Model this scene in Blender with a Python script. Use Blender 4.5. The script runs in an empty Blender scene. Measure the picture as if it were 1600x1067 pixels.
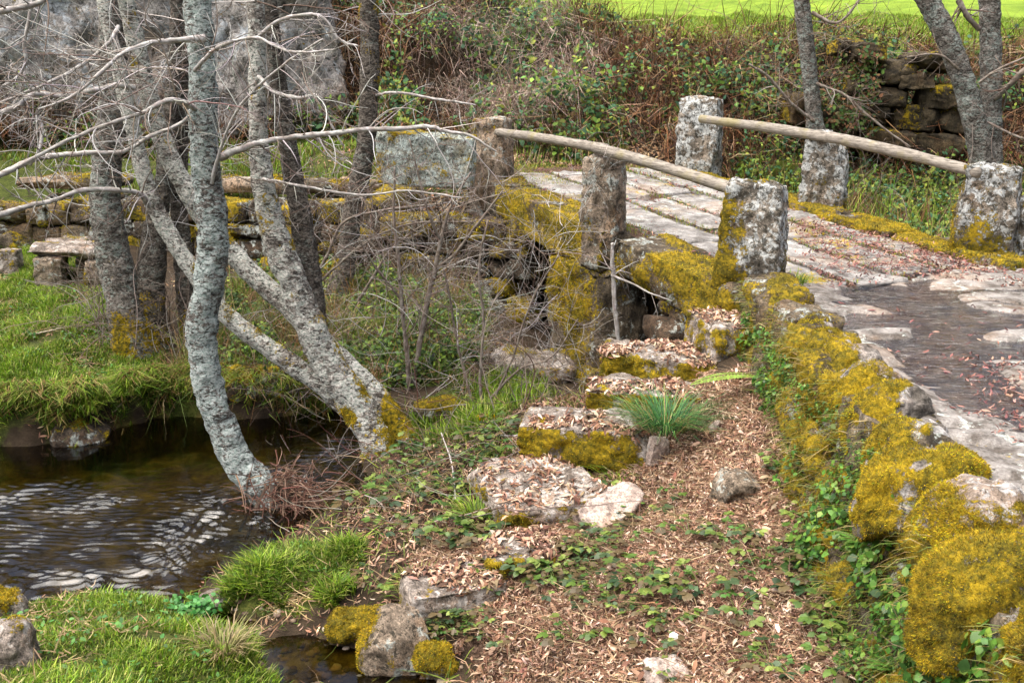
import bpy, math, random
import numpy as np
R = math.radians
rng = np.random.default_rng(7)
random.seed(7)
sc = bpy.context.scene
COL = sc.collection

# ------------------------------------------------------------------ camera, sky, sun, exposure
EYE, PITCH, FPX = 3.2, R(14.0), 1716.0
cam_d = bpy.data.cameras.new('camera'); cam = bpy.data.objects.new('camera', cam_d); COL.objects.link(cam)
cam.location = (0, 0, EYE); cam.rotation_euler = (R(90) - PITCH, 0, 0)
cam_d.sensor_width = 36; cam_d.lens = 36 * FPX / 1600
cam_d.clip_start = 0.05; cam_d.clip_end = 2000
cam_d.dof.use_dof = True; cam_d.dof.focus_distance = 7.5; cam_d.dof.aperture_fstop = 7.0
sc.camera = cam
SUN_EL, SUN_AZ = R(68), R(245)          # azimuth clockwise from +Y
w = bpy.data.worlds.new('World'); sc.world = w; w.use_nodes = True
nt = w.node_tree; bg = nt.nodes['Background']
sky = nt.nodes.new('ShaderNodeTexSky'); sky.sky_type = 'NISHITA'; sky.sun_disc = False
sky.sun_elevation = SUN_EL; sky.sun_rotation = SUN_AZ; sky.dust_density = 7.0; sky.air_density = .7; sky.ozone_density = .6
nt.links.new(sky.outputs[0], bg.inputs[0]); bg.inputs[1].default_value = 0.11
sl = bpy.data.lights.new('sun', 'SUN'); sl.energy = 3.2; sl.angle = R(88); sl.color = (1, .955, .88)
so = bpy.data.objects.new('sun', sl); COL.objects.link(so)
so.rotation_euler = (R(90) - SUN_EL, 0, -SUN_AZ + math.pi)
so.location = (0, 0, 30)
sc.view_settings.view_transform = 'Standard'; sc.view_settings.look = 'None'
sc.view_settings.exposure = 1.15; sc.view_settings.gamma = 1
sc.cycles.max_bounces = 6; sc.cycles.diffuse_bounces = 2; sc.cycles.transparent_max_bounces = 8

# ------------------------------------------------------------------ pixel -> world helpers (used to lay the place out)
CP, SP = math.cos(PITCH), math.sin(PITCH)
def _uv(px, py): return (px - 800) / FPX, (py - 533.5) / FPX
def W(px, py, z):                        # the point of height z seen at a photo pixel
    u, v = _uv(px, py); D = (EYE - z) / (SP + v * CP)
    return np.array([u * D, D * (CP - v * SP), z])
def WY(px, py, Y):                       # the point at distance Y
    u, v = _uv(px, py); D = Y / (CP - v * SP)
    return np.array([u * D, Y, EYE - D * (SP + v * CP)])
def pxm(Y): return Y / CP / FPX          # metres per photo pixel at distance Y (about)

# ------------------------------------------------------------------ numpy noise
def _hash(i, j, k, seed):
    h = (i * 374761393 + j * 668265263 + k * 2147483647 + seed * 974711) & 0xffffffff
    h = ((h ^ (h >> 13)) * 1274126177) & 0xffffffff
    h = ((h ^ (h >> 16)) * 2246822519) & 0xffffffff
    return ((h ^ (h >> 15)) & 0xffffff) / float(0xffffff)
def vnoise(P, s=1.0, seed=0):
    P = np.asarray(P, float) * s
    if P.shape[1] == 2: P = np.concatenate([P, np.zeros((len(P), 1))], 1)
    I = np.floor(P).astype(np.int64); f = P - I; f = f * f * f * (f * (f * 6 - 15) + 10)
    r = 0
    for a in (0, 1):
        for b in (0, 1):
            for c in (0, 1):
                wgt = (f[:, 0] if a else 1 - f[:, 0]) * (f[:, 1] if b else 1 - f[:, 1]) * (f[:, 2] if c else 1 - f[:, 2])
                r = r + wgt * _hash(I[:, 0] + a, I[:, 1] + b, I[:, 2] + c, seed)
    return r * 2 - 1
def fbm(P, s=1.0, octv=4, seed=0, gain=.5):
    r = 0; a = 1.0; t = 0
    for o in range(octv):
        r = r + a * vnoise(P, s * 2.03 ** o, seed + o * 17); t += a; a *= gain
    return r / t * 1.6
def sstep(a, b, x): t = np.clip((x - a) / (b - a), 0, 1); return t * t * (3 - 2 * t)
def unit(v): v = np.asarray(v, float); return v / (np.linalg.norm(v, axis=-1, keepdims=True) + 1e-9)
def inpoly(x, y, poly):
    r = np.zeros(x.shape, bool); n = len(poly)
    for i in range(n):
        x0, y0 = poly[i][:2]; x1, y1 = poly[(i + 1) % n][:2]
        c = ((y0 > y) != (y1 > y)) & (x < (x1 - x0) * (y - y0) / (y1 - y0 + 1e-12) + x0)
        r ^= c
    return r
def polysd(x, y, poly):                   # signed distance, positive inside
    d = np.full(x.shape, 1e9); n = len(poly)
    for i in range(n):
        a = np.array(poly[i][:2]); b = np.array(poly[(i + 1) % n][:2]); e = b - a
        t = np.clip(((x - a[0]) * e[0] + (y - a[1]) * e[1]) / (e @ e + 1e-12), 0, 1)
        d = np.minimum(d, np.hypot(x - a[0] - t * e[0], y - a[1] - t * e[1]))
    return np.where(inpoly(x, y, poly), d, -d)

# ------------------------------------------------------------------ meshes and objects
WL = {}                                   # world place of each object
def mk(name, V, F, m, parent=None, loc=None, attrs=None, smooth=True):
    V = np.asarray(V, float)
    if parent is not None: base = np.array(WL[parent.name])
    elif loc is not None: base = np.array(loc, float)
    else: base = np.zeros(3)
    me = bpy.data.meshes.new(name)
    if isinstance(F, np.ndarray): F = [F]
    F = [f for f in F if len(f)]
    me.vertices.add(len(V)); me.vertices.foreach_set('co', (V - base).astype(np.float32).ravel())
    tot = np.concatenate([np.full(len(f), f.shape[1], np.int32) for f in F])
    idx = np.concatenate([f.ravel() for f in F]).astype(np.int32)
    me.loops.add(len(idx)); me.loops.foreach_set('vertex_index', idx)
    me.polygons.add(len(tot))
    st = np.zeros(len(tot), np.int32); st[1:] = np.cumsum(tot)[:-1]
    me.polygons.foreach_set('loop_start', st)
    me.polygons.foreach_set('use_smooth', np.full(len(tot), smooth, bool))
    me.update(calc_edges=True)
    for k, a in (attrs or {}).items():
        a = np.asarray(a, np.float32)
        if a.ndim == 2:
            at = me.attributes.new(k, 'FLOAT_COLOR', 'POINT')
            at.data.foreach_set('color', np.concatenate([a, np.ones((len(a), 1), np.float32)], 1).ravel())
        else:
            at = me.attributes.new(k, 'FLOAT', 'POINT'); at.data.foreach_set('value', a)
    me.materials.append(m); me.validate()
    o = bpy.data.objects.new(name, me); COL.objects.link(o)
    if parent is not None: o.parent = parent; WL[o.name] = tuple(base)
    else: o.location = base; WL[o.name] = tuple(base)
    return o
def tag(o, label=None, cat=None, group=None, kind=None):
    if label: o['label'] = label
    if cat: o['category'] = cat
    if group: o['group'] = group
    if kind: o['kind'] = kind
    return o
def thing(name, loc, label, cat, group=None):
    o = bpy.data.objects.new(name, None); COL.objects.link(o); o.location = loc; o.empty_display_size = .1
    WL[o.name] = tuple(loc); return tag(o, label, cat, group)
def struct(name, *a, **k): return tag(mk(name, *a, **k), kind='structure')
def stuff(name, label, cat, *a, **k): return tag(mk(name, *a, **k), label, cat, kind='stuff')
def copy_tree(o, loc, rz, sc_, label, group):
    c = o.copy(); COL.objects.link(c); c.location = loc; c.rotation_euler = (0, 0, rz); c.scale = (sc_,) * 3
    for ch in list(o.children):
        d = ch.copy(); COL.objects.link(d); d.parent = c
    return tag(c, label, None, group)

class Acc:                                # collects pieces of ONE mesh
    def __init__(s): s.V = []; s.Q = []; s.T = []; s.n = 0; s.A = {}
    def add(s, V, Q=None, T=None, **at):
        s.V.append(V)
        if Q is not None and len(Q): s.Q.append(np.asarray(Q) + s.n)
        if T is not None and len(T): s.T.append(np.asarray(T) + s.n)
        s.n += len(V)
        for k, a in at.items(): s.A.setdefault(k, []).append(a)
    def faces(s):
        r = []
        if s.Q: r.append(np.concatenate(s.Q))
        if s.T: r.append(np.concatenate(s.T))
        return r
    def build(s, name, m, parent=None, loc=None, smooth=True):
        return mk(name, np.concatenate(s.V), s.faces(), m, parent, loc, {k: np.concatenate(a) for k, a in s.A.items()}, smooth)

def vnormals(V, Q):
    n = np.cross(V[Q[:, 2]] - V[Q[:, 0]], V[Q[:, 3]] - V[Q[:, 1]])
    N = np.zeros_like(V)
    for k in range(4): np.add.at(N, Q[:, k], n)
    return unit(N)
def gridmesh(nx, ny):
    i = np.arange(nx - 1)[None, :] + (np.arange(ny - 1) * nx)[:, None]
    i = i.ravel(); return np.stack([i, i + 1, i + 1 + nx, i + nx], 1)
_cc = {}
def cubegrid(n):
    if n in _cc: return _cc[n]
    t = np.linspace(-1, 1, n + 1); a, b = np.meshgrid(t, t); a, b = a.ravel(), b.ravel(); o = np.ones_like(a)
    Vs, Qs, k = [], [], 0; q = gridmesh(n + 1, n + 1)
    for V, flip in ((np.stack([a, b, o], 1), 0), (np.stack([a, b, -o], 1), 1), (np.stack([o, a, b], 1), 0), (np.stack([-o, a, b], 1), 1),
                    (np.stack([b, o, a], 1), 0), (np.stack([b, -o, a], 1), 1)):
        Vs.append(V); Qs.append((q[:, ::-1] if flip else q) + k); k += len(V)
    V = np.concatenate(Vs); Q = np.concatenate(Qs)
    key, inv = np.unique(np.round(V * 1e5).astype(np.int64), axis=0, return_inverse=True)
    _cc[n] = (key / 1e5, inv.ravel()[Q]); return _cc[n]
def rotm(rx=0, ry=0, rz=0):
    cx, sx, cy, sy, cz, sz = math.cos(rx), math.sin(rx), math.cos(ry), math.sin(ry), math.cos(rz), math.sin(rz)
    return np.array([[cz, -sz, 0], [sz, cz, 0], [0, 0, 1]]) @ np.array([[cy, 0, sy], [0, 1, 0], [-sy, 0, cy]]) @ np.array([[1, 0, 0], [0, cx, -sx], [0, sx, cx]])
def stone(c, half, rot=(0, 0, 0), seed=0, n=16, rnd=.35, a1=.10, a2=.02, cuts=5, moss=None, taper=0, f1=1.3, swell=.0, mfreq=5., loaf=0.):
    """a rough boulder or hewn block; returns V, Q, moss"""
    V0, Q = cubegrid(n); r = np.random.default_rng(seed + 1000)
    S = unit(V0); V = V0 * (1 - rnd) + S * rnd * 1.18
    if loaf:                              # a coping stone: rounded over its length, with a drooping left end
        r2 = np.hypot(V0[:, 1], V0[:, 2]) + 1e-6; mx = np.maximum(abs(V0[:, 1]), abs(V0[:, 2])); e = np.sqrt(1 - .62 * np.clip((abs(V0[:, 0]) - .55) / .45, 0, 1) ** 2)
        V = V0.copy(); V[:, 1] = (V0[:, 1] * (1 - loaf) + V0[:, 1] / r2 * mx * loaf * 1.08) * e; V[:, 2] = (V0[:, 2] * (1 - loaf) + V0[:, 2] / r2 * mx * loaf * 1.08) * e
        V[:, 2] -= .75 * np.clip(-V[:, 0] - .1, 0, 1) ** 1.6
    for _ in range(cuts):
        d = unit(r.normal(size=3)); lim = r.uniform(.72, 1.0) * (abs(d).sum() * (1 - rnd) + rnd * 1.1) * .93
        V = V - np.maximum(0, V @ d - lim)[:, None] * d[None] * .9
    half = np.array(half, float)
    if taper: V[:, :2] *= (1 - taper * (V[:, 2:3] * .5 + .5))
    V = V * half; off = r.uniform(-50, 50, 3); sz = half.mean()
    N = vnormals(V, Q)
    V = V + N * (fbm(V / sz + off, f1, 3, 3)[:, None] * a1 * sz + fbm(V + off, 14, 3, 5)[:, None] * a2)
    V = V @ rotm(*rot).T + np.array(c, float)
    N = vnormals(V, Q)
    mo = np.zeros(len(V))
    if moss is not None:
        bias, kz = moss[:2]; kx = moss[2] if len(moss) > 2 else 0; ky = moss[3] if len(moss) > 3 else 0
        mo = np.clip(bias + kz * N[:, 2] + kx * -N[:, 0] + ky * -N[:, 1] + fbm(V, mfreq, 4, seed) * .55, 0, 1)
        if swell: V = V + N * (sstep(.35, .8, mo) * swell * (1 + .8 * fbm(V, 22, 3, 9)))[:, None]
    return V, Q, mo

def catmull(P, n):
    P = np.asarray(P, float)
    if len(P) == 2: t = np.linspace(0, 1, n)[:, None]; return P[0] * (1 - t) + P[1] * t
    E = np.concatenate([[2 * P[0] - P[1]], P, [2 * P[-1] - P[-2]]])
    u = np.linspace(0, len(P) - 1, n); i = np.minimum(u.astype(int), len(P) - 2); t = (u - i)[:, None]
    a, b, c, d = E[i], E[i + 1], E[i + 2], E[i + 3]
    return .5 * (2 * b + (c - a) * t + (2 * a - 5 * b + 4 * c - d) * t * t + (3 * b - a - 3 * c + d) * t ** 3)
def tube(P, rad, ns=8, rough=0, seed=0, fr=12., cap=True):
    P = np.asarray(P, float); rad = np.asarray(rad, float); n = len(P)
    T = np.gradient(P, axis=0); T = unit(T)
    ref = np.array([0, 0, 1.]) if abs(T[0][2]) < .8 else np.array([1., 0, 0])
    A = np.zeros_like(P); a = np.cross(T[0], ref); a /= np.linalg.norm(a)
    for i in range(n):
        a = a - (a @ T[i]) * T[i]; a /= np.linalg.norm(a) + 1e-9; A[i] = a
    B = np.cross(T, A); th = np.linspace(0, 2 * np.pi, ns, endpoint=False)
    D = A[:, None] * np.cos(th)[None, :, None] + B[:, None] * np.sin(th)[None, :, None]
    V = P[:, None] + D * rad[:, None, None]
    if rough:
        f = V.reshape(-1, 3)
        k = 1 + rough * fbm(f * np.array([1, 1, .8]), fr, 4, seed) + rough * .8 * fbm(f, fr * .25, 2, seed + 3)
        V = P[:, None] + D * (rad[:, None] * k.reshape(n, ns))[:, :, None]
    V = V.reshape(-1, 3)
    i = np.arange(n - 1)[:, None] * ns; j = np.arange(ns)[None]; j2 = (j + 1) % ns
    Q = np.stack([i + j, i + j2, i + ns + j2, i + ns + j], 2).reshape(-1, 4)
    Tt = None
    if cap and ns > 2:
        V = np.concatenate([V, [P[-1] + T[-1] * rad[-1] * .3]]); k = len(V) - 1; b = (n - 1) * ns
        Tt = np.array([[b + x, b + (x + 1) % ns, k] for x in range(ns)])
    return V, Q, Tt

def leaves(P, fwd, nrm, L, Wd, curl=.25, col=None):
    """n leaves as small 6-vertex blades"""
    n = len(P); f = unit(fwd); s = unit(np.cross(f, nrm)); u = np.cross(s, f)
    L = np.broadcast_to(L, n)[:, None]; Wd = np.broadcast_to(Wd, n)[:, None]; c = np.broadcast_to(curl, n)[:, None] * L
    q = [P, P + f * L * .33 - s * Wd * .5 + u * c * .25, P + f * L * .33 + s * Wd * .5 + u * c * .25,
         P + f * L * .72 - s * Wd * .36 + u * c * .35, P + f * L * .72 + s * Wd * .36 + u * c * .35, P + f * L + u * c * -.15]
    V = np.stack(q, 1).reshape(-1, 3); b = np.arange(n)[:, None] * 6
    Q = b + np.array([[1, 2, 4, 3]]); T = np.concatenate([b + np.array([[0, 2, 1]]), b + np.array([[3, 4, 5]])])
    A = {} if col is None else {'Col': np.repeat(col, 6, 0)}
    return V, Q, T, A
def blades(P, up, lean, L, Wd, col, tipcol=None):
    """grass blades: 5 vertices, bent over along lean"""
    n = len(P); up = unit(up); L = np.broadcast_to(L, n)[:, None]; Wd = np.broadcast_to(Wd, n)[:, None]
    s = unit(np.cross(lean, up) + 1e-6)
    m = P + up * L * .55 + lean * L * .22; t = P + up * L * .8 + lean * L * .75
    V = np.stack([P - s * Wd * .5, P + s * Wd * .5, m - s * Wd * .42, m + s * Wd * .42, t], 1).reshape(-1, 3)
    b = np.arange(n)[:, None] * 5
    c = np.repeat(col, 5, 0)
    if tipcol is not None: c = c.reshape(n, 5, 3); c[:, 4] = tipcol; c = c.reshape(-1, 3)
    return V, b + np.array([[0, 1, 3, 2]]), b + np.array([[2, 3, 4]]), {'Col': c}
def surf_sample(V, Q, n, wv=None, seed=0):
    r = np.random.default_rng(seed)
    a, b, c, d = (V[Q[:, k]] for k in range(4)); nn = np.cross(c - a, d - b); ar = np.linalg.norm(nn, axis=1) * .5
    if wv is not None: ar = ar * wv[Q].mean(1)
    if ar.sum() <= 0: return np.zeros((0, 3)), np.zeros((0, 3))
    i = r.choice(len(Q), n, p=ar / ar.sum()); s, t = r.random(n)[:, None], r.random(n)[:, None]
    P = (a[i] * (1 - s) + b[i] * s) * (1 - t) + (d[i] * (1 - s) + c[i] * s) * t
    return P, unit(nn[i])
def cvar(n, cols, jit=.2, seed=None, wts=None):
    r = np.random.default_rng(seed if seed is not None else rng.integers(1 << 30)); cols = np.array(cols)
    c = cols[r.choice(len(cols), n, p=wts)]
    return np.clip(c * (1 + r.normal(0, jit, (n, 1))) * (1 + r.normal(0, jit * .25, (n, 3))), .002, .9)
def fuzz(V, Q, mo, n, L=.022, Wd=.005, seed=0, cols=((.46, .315, .009), (.28, .205, .010), (.62, .42, .013), (.11, .098, .008), (.25, .255, .014), (.19, .12, .010))):
    wv = sstep(.38, .62, mo); P, N = surf_sample(V, Q, n, wv, seed); n = len(P)
    if n == 0: return np.zeros((0, 3)), None, None, {}
    r = np.random.default_rng(seed + 5)
    d = unit(N + r.normal(0, .45, (n, 3)) + np.array([0, 0, -.15])); s = unit(np.cross(d, r.normal(size=(n, 3))))
    l = (L * r.uniform(.5, 1.3, n))[:, None]
    big = fbm(P, 9, 2, 4)[:, None]
    c = cvar(n, cols, .25, seed) * (1 + .5 * big + .5 * fbm(P, 3, 2, 6)[:, None])
    P = P - N * .003
    X = np.stack([P - s * Wd * .5, P + s * Wd * .5, P + d * l], 1).reshape(-1, 3)
    return X, None, np.arange(n * 3).reshape(-1, 3), {'Col': np.clip(np.repeat(c, 3, 0), .002, .9)}

# ------------------------------------------------------------------ materials
class NT:
    def __init__(s, name):
        s.m = bpy.data.materials.new(name); s.m.use_nodes = True; s.t = s.m.node_tree; s.t.nodes.clear()
        s.out = s.t.nodes.new('ShaderNodeOutputMaterial')
    def n(s, ty, ins=None, **pr):
        o = s.t.nodes.new(ty)
        for k, v in pr.items(): setattr(o, k, v)
        for k, v in (ins or {}).items():
            if hasattr(v, 'is_linked') or isinstance(v, bpy.types.NodeSocket): s.t.links.new(v, o.inputs[k])
            else: o.inputs[k].default_value = v + (1,) if isinstance(v, tuple) and len(v) == 3 and o.inputs[k].type == 'RGBA' else v
        return o
    def noise(s, vec, scale, det=6, rough=.6, dist=0.):
        return s.n('ShaderNodeTexNoise', {'Vector': vec, 'Scale': scale, 'Detail': det, 'Roughness': rough, 'Distortion': dist}).outputs[0]
    def ramp(s, fac, st):
        o = s.n('ShaderNodeValToRGB', {'Fac': fac}); e = o.color_ramp.elements
        while len(e) < len(st): e.new(.5)
        for x, (p, c) in zip(e, st): x.position = p; x.color = tuple(c) + (1,) if len(c) == 3 else c
        return o.outputs[0]
    def mix(s, fac, a, b, mode='MIX'):
        o = s.n('ShaderNodeMix', data_type='RGBA', blend_type=mode)
        for k, v in ((0, fac), (6, a), (7, b)):
            if isinstance(v, bpy.types.NodeSocket): s.t.links.new(v, o.inputs[k])
            else: o.inputs[k].default_value = (tuple(v) + (1,))[:4] if isinstance(v, tuple) else v
        return o.outputs[2]
    def math(s, op, a, b=0., clamp=False):
        o = s.n('ShaderNodeMath', operation=op, use_clamp=clamp)
        for k, v in ((0, a), (1, b)):
            if isinstance(v, bpy.types.NodeSocket): s.t.links.new(v, o.inputs[k])
            else: o.inputs[k].default_value = v
        return o.outputs[0]
    def step(s, x, a, b):
        return s.n('ShaderNodeMapRange', {'Value': x, 'From Min': a, 'From Max': b}, interpolation_type='SMOOTHSTEP').outputs[0]
    def attr(s, name, out=2): return s.n('ShaderNodeAttribute', attribute_name=name).outputs[out]
    def pos(s): return s.n('ShaderNodeNewGeometry').outputs[0]
    def obj(s): return s.n('ShaderNodeTexCoord').outputs[3]
    def bump(s, h, strength=.5, dist=.02): return s.n('ShaderNodeBump', {'Height': h, 'Strength': strength, 'Distance': dist}).outputs[0]
    def finish(s, col, rough=.85, nrm=None, spec=.3):
        p = s.n('ShaderNodeBsdfPrincipled', {'Base Color': col, 'Roughness': rough, 'Specular IOR Level': spec})
        if nrm is not None: s.t.links.new(nrm, p.inputs['Normal'])
        s.t.links.new(p.outputs[0], s.out.inputs[0]); return s.m
MOSS_RAMP = [(.36, (.026, .024, .004)), (.46, (.12, .098, .006)), (.55, (.30, .21, .009)), (.66, (.50, .34, .012))]
def stone_mat(name, dark, light, lichen=.0, lichc=(.50, .54, .50), spots=.0, scale=1., bump=.5, wet=0., mossk=1., con=1.):
    m = NT(name); v = m.obj()
    a = m.noise(v, 5 * scale, 9, .7, .3); g = m.noise(v, 95 * scale, 4, .75); b = m.noise(v, 1.6 * scale, 4); e = m.noise(v, 28 * scale, 7, .75)
    c = m.ramp(a, [(.40, dark), (.60, light)])
    c = m.mix(m.math('MULTIPLY', m.step(b, .48, .62), .6), c, m.mix(.5, c, tuple(x * y for x, y in zip(light, (1.15, .80, .52)))))
    c = m.mix(.9 * con, c, m.ramp(e, [(.36, (.42, .42, .42)), (.5, (.95, .95, .95)), (.64, (1.45, 1.42, 1.4))]), 'MULTIPLY')
    c = m.mix(.8 * (.4 + .6 * con), c, m.ramp(g, [(.36, (.40, .38, .36)), (.5, (.95, .95, .95)), (.64, (1.5, 1.48, 1.45))]), 'MULTIPLY')
    if lichen:
        l = m.noise(v, 11 * scale, 9, .74, .5); l2 = m.noise(v, 2.6 * scale, 3)
        k = m.step(m.math('ADD', l, m.math('MULTIPLY', m.math('SUBTRACT', l2, .5), .5)), .60 - lichen * .14, .63 - lichen * .14)
        c = m.mix(m.math('MULTIPLY', k, .9), c, m.mix(m.step(e, .42, .6), tuple(x * .5 for x in lichc), lichc))
    if spots:
        k = m.step(m.noise(v, 19 * scale, 8, .78, .5), .62 - spots * .16, .645 - spots * .16)
        c = m.mix(m.math('MULTIPLY', k, .85), c, (.026, .024, .017))
    mo = m.attr('moss'); mn = m.noise(v, 30, 6, .75); m2 = m.noise(v, 9, 5, .7)
    k = m.step(m.math('ADD', m.math('MULTIPLY', mo, mossk), m.math('ADD', m.math('MULTIPLY', m.math('SUBTRACT', mn, .5), 1.6), m.math('SUBTRACT', m2, .5))), .40, .60)
    mc = m.ramp(m.math('ADD', m.math('MULTIPLY', mn, .6), m.math('MULTIPLY', m.noise(v, 5, 4), .4)), MOSS_RAMP)
    c = m.mix(k, c, mc)
    h = m.math('ADD', m.math('ADD', m.math('MULTIPLY', a, .8), m.math('MULTIPLY', e, .7)), m.math('ADD', m.math('MULTIPLY', g, .25), m.math('MULTIPLY', m.math('MULTIPLY', mn, k), 1.0)))
    return m.finish(c, .88 - wet, m.bump(h, bump, .04), .25 + wet)
M_PAVE = stone_mat('paving_granite', (.12, .112, .104), (.31, .302, .292), lichen=.05, spots=.05, bump=.3, con=.4)
M_POST = stone_mat('lichened_granite', (.10, .09, .075), (.32, .28, .23), lichen=.85, lichc=(.62, .65, .64), spots=.62, scale=1.0, bump=.9)
M_POSTB = stone_mat('brown_granite', (.12, .095, .07), (.36, .29, .22), lichen=.25, spots=.5, scale=1.3, bump=.8)
M_STEP = stone_mat('step_granite', (.10, .082, .068), (.36, .31, .27), lichen=.5, lichc=(.56, .52, .48), spots=.34, scale=1.2, bump=.7)
M_WALL = stone_mat('wall_stone', (.040, .032, .023), (.18, .145, .10), lichen=.2, spots=.4, bump=.8)
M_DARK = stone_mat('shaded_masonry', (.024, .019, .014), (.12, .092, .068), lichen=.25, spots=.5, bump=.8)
M_SLAB = stone_mat('pale_lichen_slab', (.13, .15, .135), (.36, .41, .38), lichen=.6, lichc=(.46, .54, .52), spots=.55, scale=1.2, bump=.6)
M_PINK = stone_mat('pinkish_granite', (.28, .22, .19), (.52, .44, .39), lichen=.1, bump=.5)
M_RUIN = stone_mat('shade_toned_ruin_stone', (.016, .013, .008), (.095, .075, .045), lichen=.0, spots=.3, bump=.8)  # shade of the overhang put into the stone colour, hence so dark
M_CAP = stone_mat('capstone_granite', (.09, .08, .068), (.34, .31, .285), lichen=.4, lichc=(.55, .53, .51), spots=.3, bump=.7)
M_CLIFF = stone_mat('cliff_rock', (.16, .155, .15), (.36, .345, .33), lichen=.35, lichc=(.42, .46, .49), spots=.4, scale=.45, bump=.9)
def col_mat(name, rough=.6, trans=.3, tint=(1, 1, 1), nscale=40):
    m = NT(name); c = m.attr('Col', 0)
    nz = m.noise(m.obj(), nscale, 3); c = m.mix(1., c, m.ramp(nz, [(.3, (.72, .72, .72)), (.7, (1.2, 1.2, 1.2))]), 'MULTIPLY')
    p = m.n('ShaderNodeBsdfPrincipled', {'Base Color': c, 'Roughness': rough, 'Specular IOR Level': .35})
    if trans:
        t = m.n('ShaderNodeBsdfTranslucent', {'Color': c}); x = m.n('ShaderNodeMixShader', {0: trans, 1: p.outputs[0], 2: t.outputs[0]})
        m.t.links.new(x.outputs[0], m.out.inputs[0])
    else: m.t.links.new(p.outputs[0], m.out.inputs[0])
    return m.m
M_GRASS = col_mat('grass_blades', .55, .3); M_LEAF = col_mat('green_leaf', .38, .25); M_LITTER = col_mat('dead_leaf', .75, .12)
M_MOSSF = col_mat('moss_fibres', .9, .2); M_TWIGC = col_mat('twig_bark', .85, 0, nscale=60)
def bark_mat(name, lo, hi, lich, dark=.5, amt=.5, mossk=1., sc_=1.):
    m = NT(name); v = m.obj()
    vs = m.n('ShaderNodeMapping', {'Vector': v, 'Scale': (1, 1, 1.9)}).outputs[0]
    a = m.noise(vs, 9 * sc_, 9, .76, .4); b = m.noise(v, 3.5 * sc_, 5, .6); d = m.noise(vs, 40 * sc_, 7, .76)
    c = m.ramp(a, [(.40, lo), (.58, hi)])
    c = m.mix(.9, c, m.ramp(d, [(.40, (.28, .26, .24)), (.5, (.95, .95, .95)), (.60, (1.55, 1.55, 1.55))]), 'MULTIPLY')
    k = m.step(m.math('ADD', m.noise(vs, 14 * sc_, 9, .76, .8), m.math('MULTIPLY', m.math('SUBTRACT', b, .5), .5)), .60 - amt * .18, .625 - amt * .18)
    c = m.mix(m.math('MULTIPLY', k, .9), c, m.mix(m.step(d, .40, .60), tuple(x * y for x, y in zip(lich, (.42, .50, .47))), lich))
    k2 = m.step(m.noise(vs, 21 * sc_, 8, .8, 1.0), .60 - .10 * dark, .63 - .10 * dark)
    c = m.mix(m.math('MULTIPLY', k2, .9), c, m.mix(m.step(d, .45, .6), (.018, .015, .012), (.075, .060, .048)))
    mo = m.attr('moss'); mn = m.noise(v, 30, 6, .75); m2 = m.noise(v, 8, 5, .7)
    km = m.step(m.math('ADD', m.math('MULTIPLY', mo, mossk), m.math('ADD', m.math('MULTIPLY', m.math('SUBTRACT', mn, .5), 1.8), m.math('SUBTRACT', m2, .5))), .42, .6)
    c = m.mix(km, c, m.ramp(mn, MOSS_RAMP))
    h = m.math('SUBTRACT', m.math('ADD', a, d), m.math('MULTIPLY', k2, .5))
    return m.finish(c, .9, m.bump(h, 1., .022), .2)
M_BARKL = bark_mat('lichen_bark', (.07, .062, .055), (.24, .225, .205), (.60, .655, .64), .55, .86)
M_BARKW = bark_mat('pale_birch_bark', (.11, .095, .08), (.38, .35, .315), (.78, .755, .70), .55, .80)
M_BARKD = bark_mat('brown_bark', (.055, .047, .040), (.20, .175, .15), (.30, .30, .27), .8, .2)
M_BARKB = bark_mat('branch_bark', (.13, .12, .11), (.36, .36, .35), (.44, .48, .48), .3, .6, sc_=1.6)
M_BARKG = bark_mat('grey_brown_bark', (.085, .075, .065), (.26, .24, .215), (.40, .43, .40), .65, .38)
def wood_mat():
    m = NT('weathered_rail_wood'); v = m.obj()
    vs = m.n('ShaderNodeMapping', {'Vector': v, 'Scale': (3, 1, 14)}).outputs[0]
    a = m.noise(vs, 5, 7, .7, .6); b = m.noise(v, 3, 3)
    c = m.ramp(a, [(.36, (.10, .088, .072)), (.5, (.225, .20, .168)), (.66, (.33, .30, .26))])
    c = m.mix(m.math('MULTIPLY', m.step(b, .5, .68), .55), c, (.22, .19, .06))
    return m.finish(c, .8, m.bump(a, .6, .012), .25)
M_WOOD = wood_mat()
def ground_mat():
    m = NT('earth_and_grass'); v = m.pos()
    g, l, mu = m.attr('grass'), m.attr('litter'), m.attr('mud')
    f = m.noise(v, 55, 5, .75); a = m.noise(v, 7, 6, .65)
    c = m.ramp(a, [(.3, (.022, .016, .010)), (.7, (.075, .052, .032))])
    lit = m.ramp(f, [(.38, (.02, .012, .008)), (.5, (.10, .06, .04)), (.62, (.26, .17, .12))]); c = m.mix(m.step(l, .3, .6), c, lit)
    gr = m.ramp(m.math('ADD', m.math('MULTIPLY', f, .5), m.math('MULTIPLY', a, .5)), [(.40, (.022, .024, .007)), (.5, (.055, .075, .012)), (.62, (.13, .14, .03))])
    c = m.mix(m.step(m.math('ADD', g, m.math('MULTIPLY', m.math('SUBTRACT', a, .5), .6)), .35, .6), c, gr)
    fl = m.attr('field')
    c = m.mix(m.step(fl, .3, .7), c, m.ramp(m.math('ADD', m.math('MULTIPLY', f, .4), m.math('MULTIPLY', m.noise(v, .9, 6, .7), .6)), [(.40, (.10, .17, .015)), (.60, (.25, .36, .035))]))
    bed = m.ramp(m.noise(v, 3.2, 6, .7), [(.38, (.028, .022, .008)), (.5, (.12, .095, .026)), (.62, (.30, .26, .07))])
    c = m.mix(m.step(mu, .3, .7), c, bed)
    return m.finish(c, .9, m.bump(m.math('ADD', f, a), .8, .04), .2)
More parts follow.
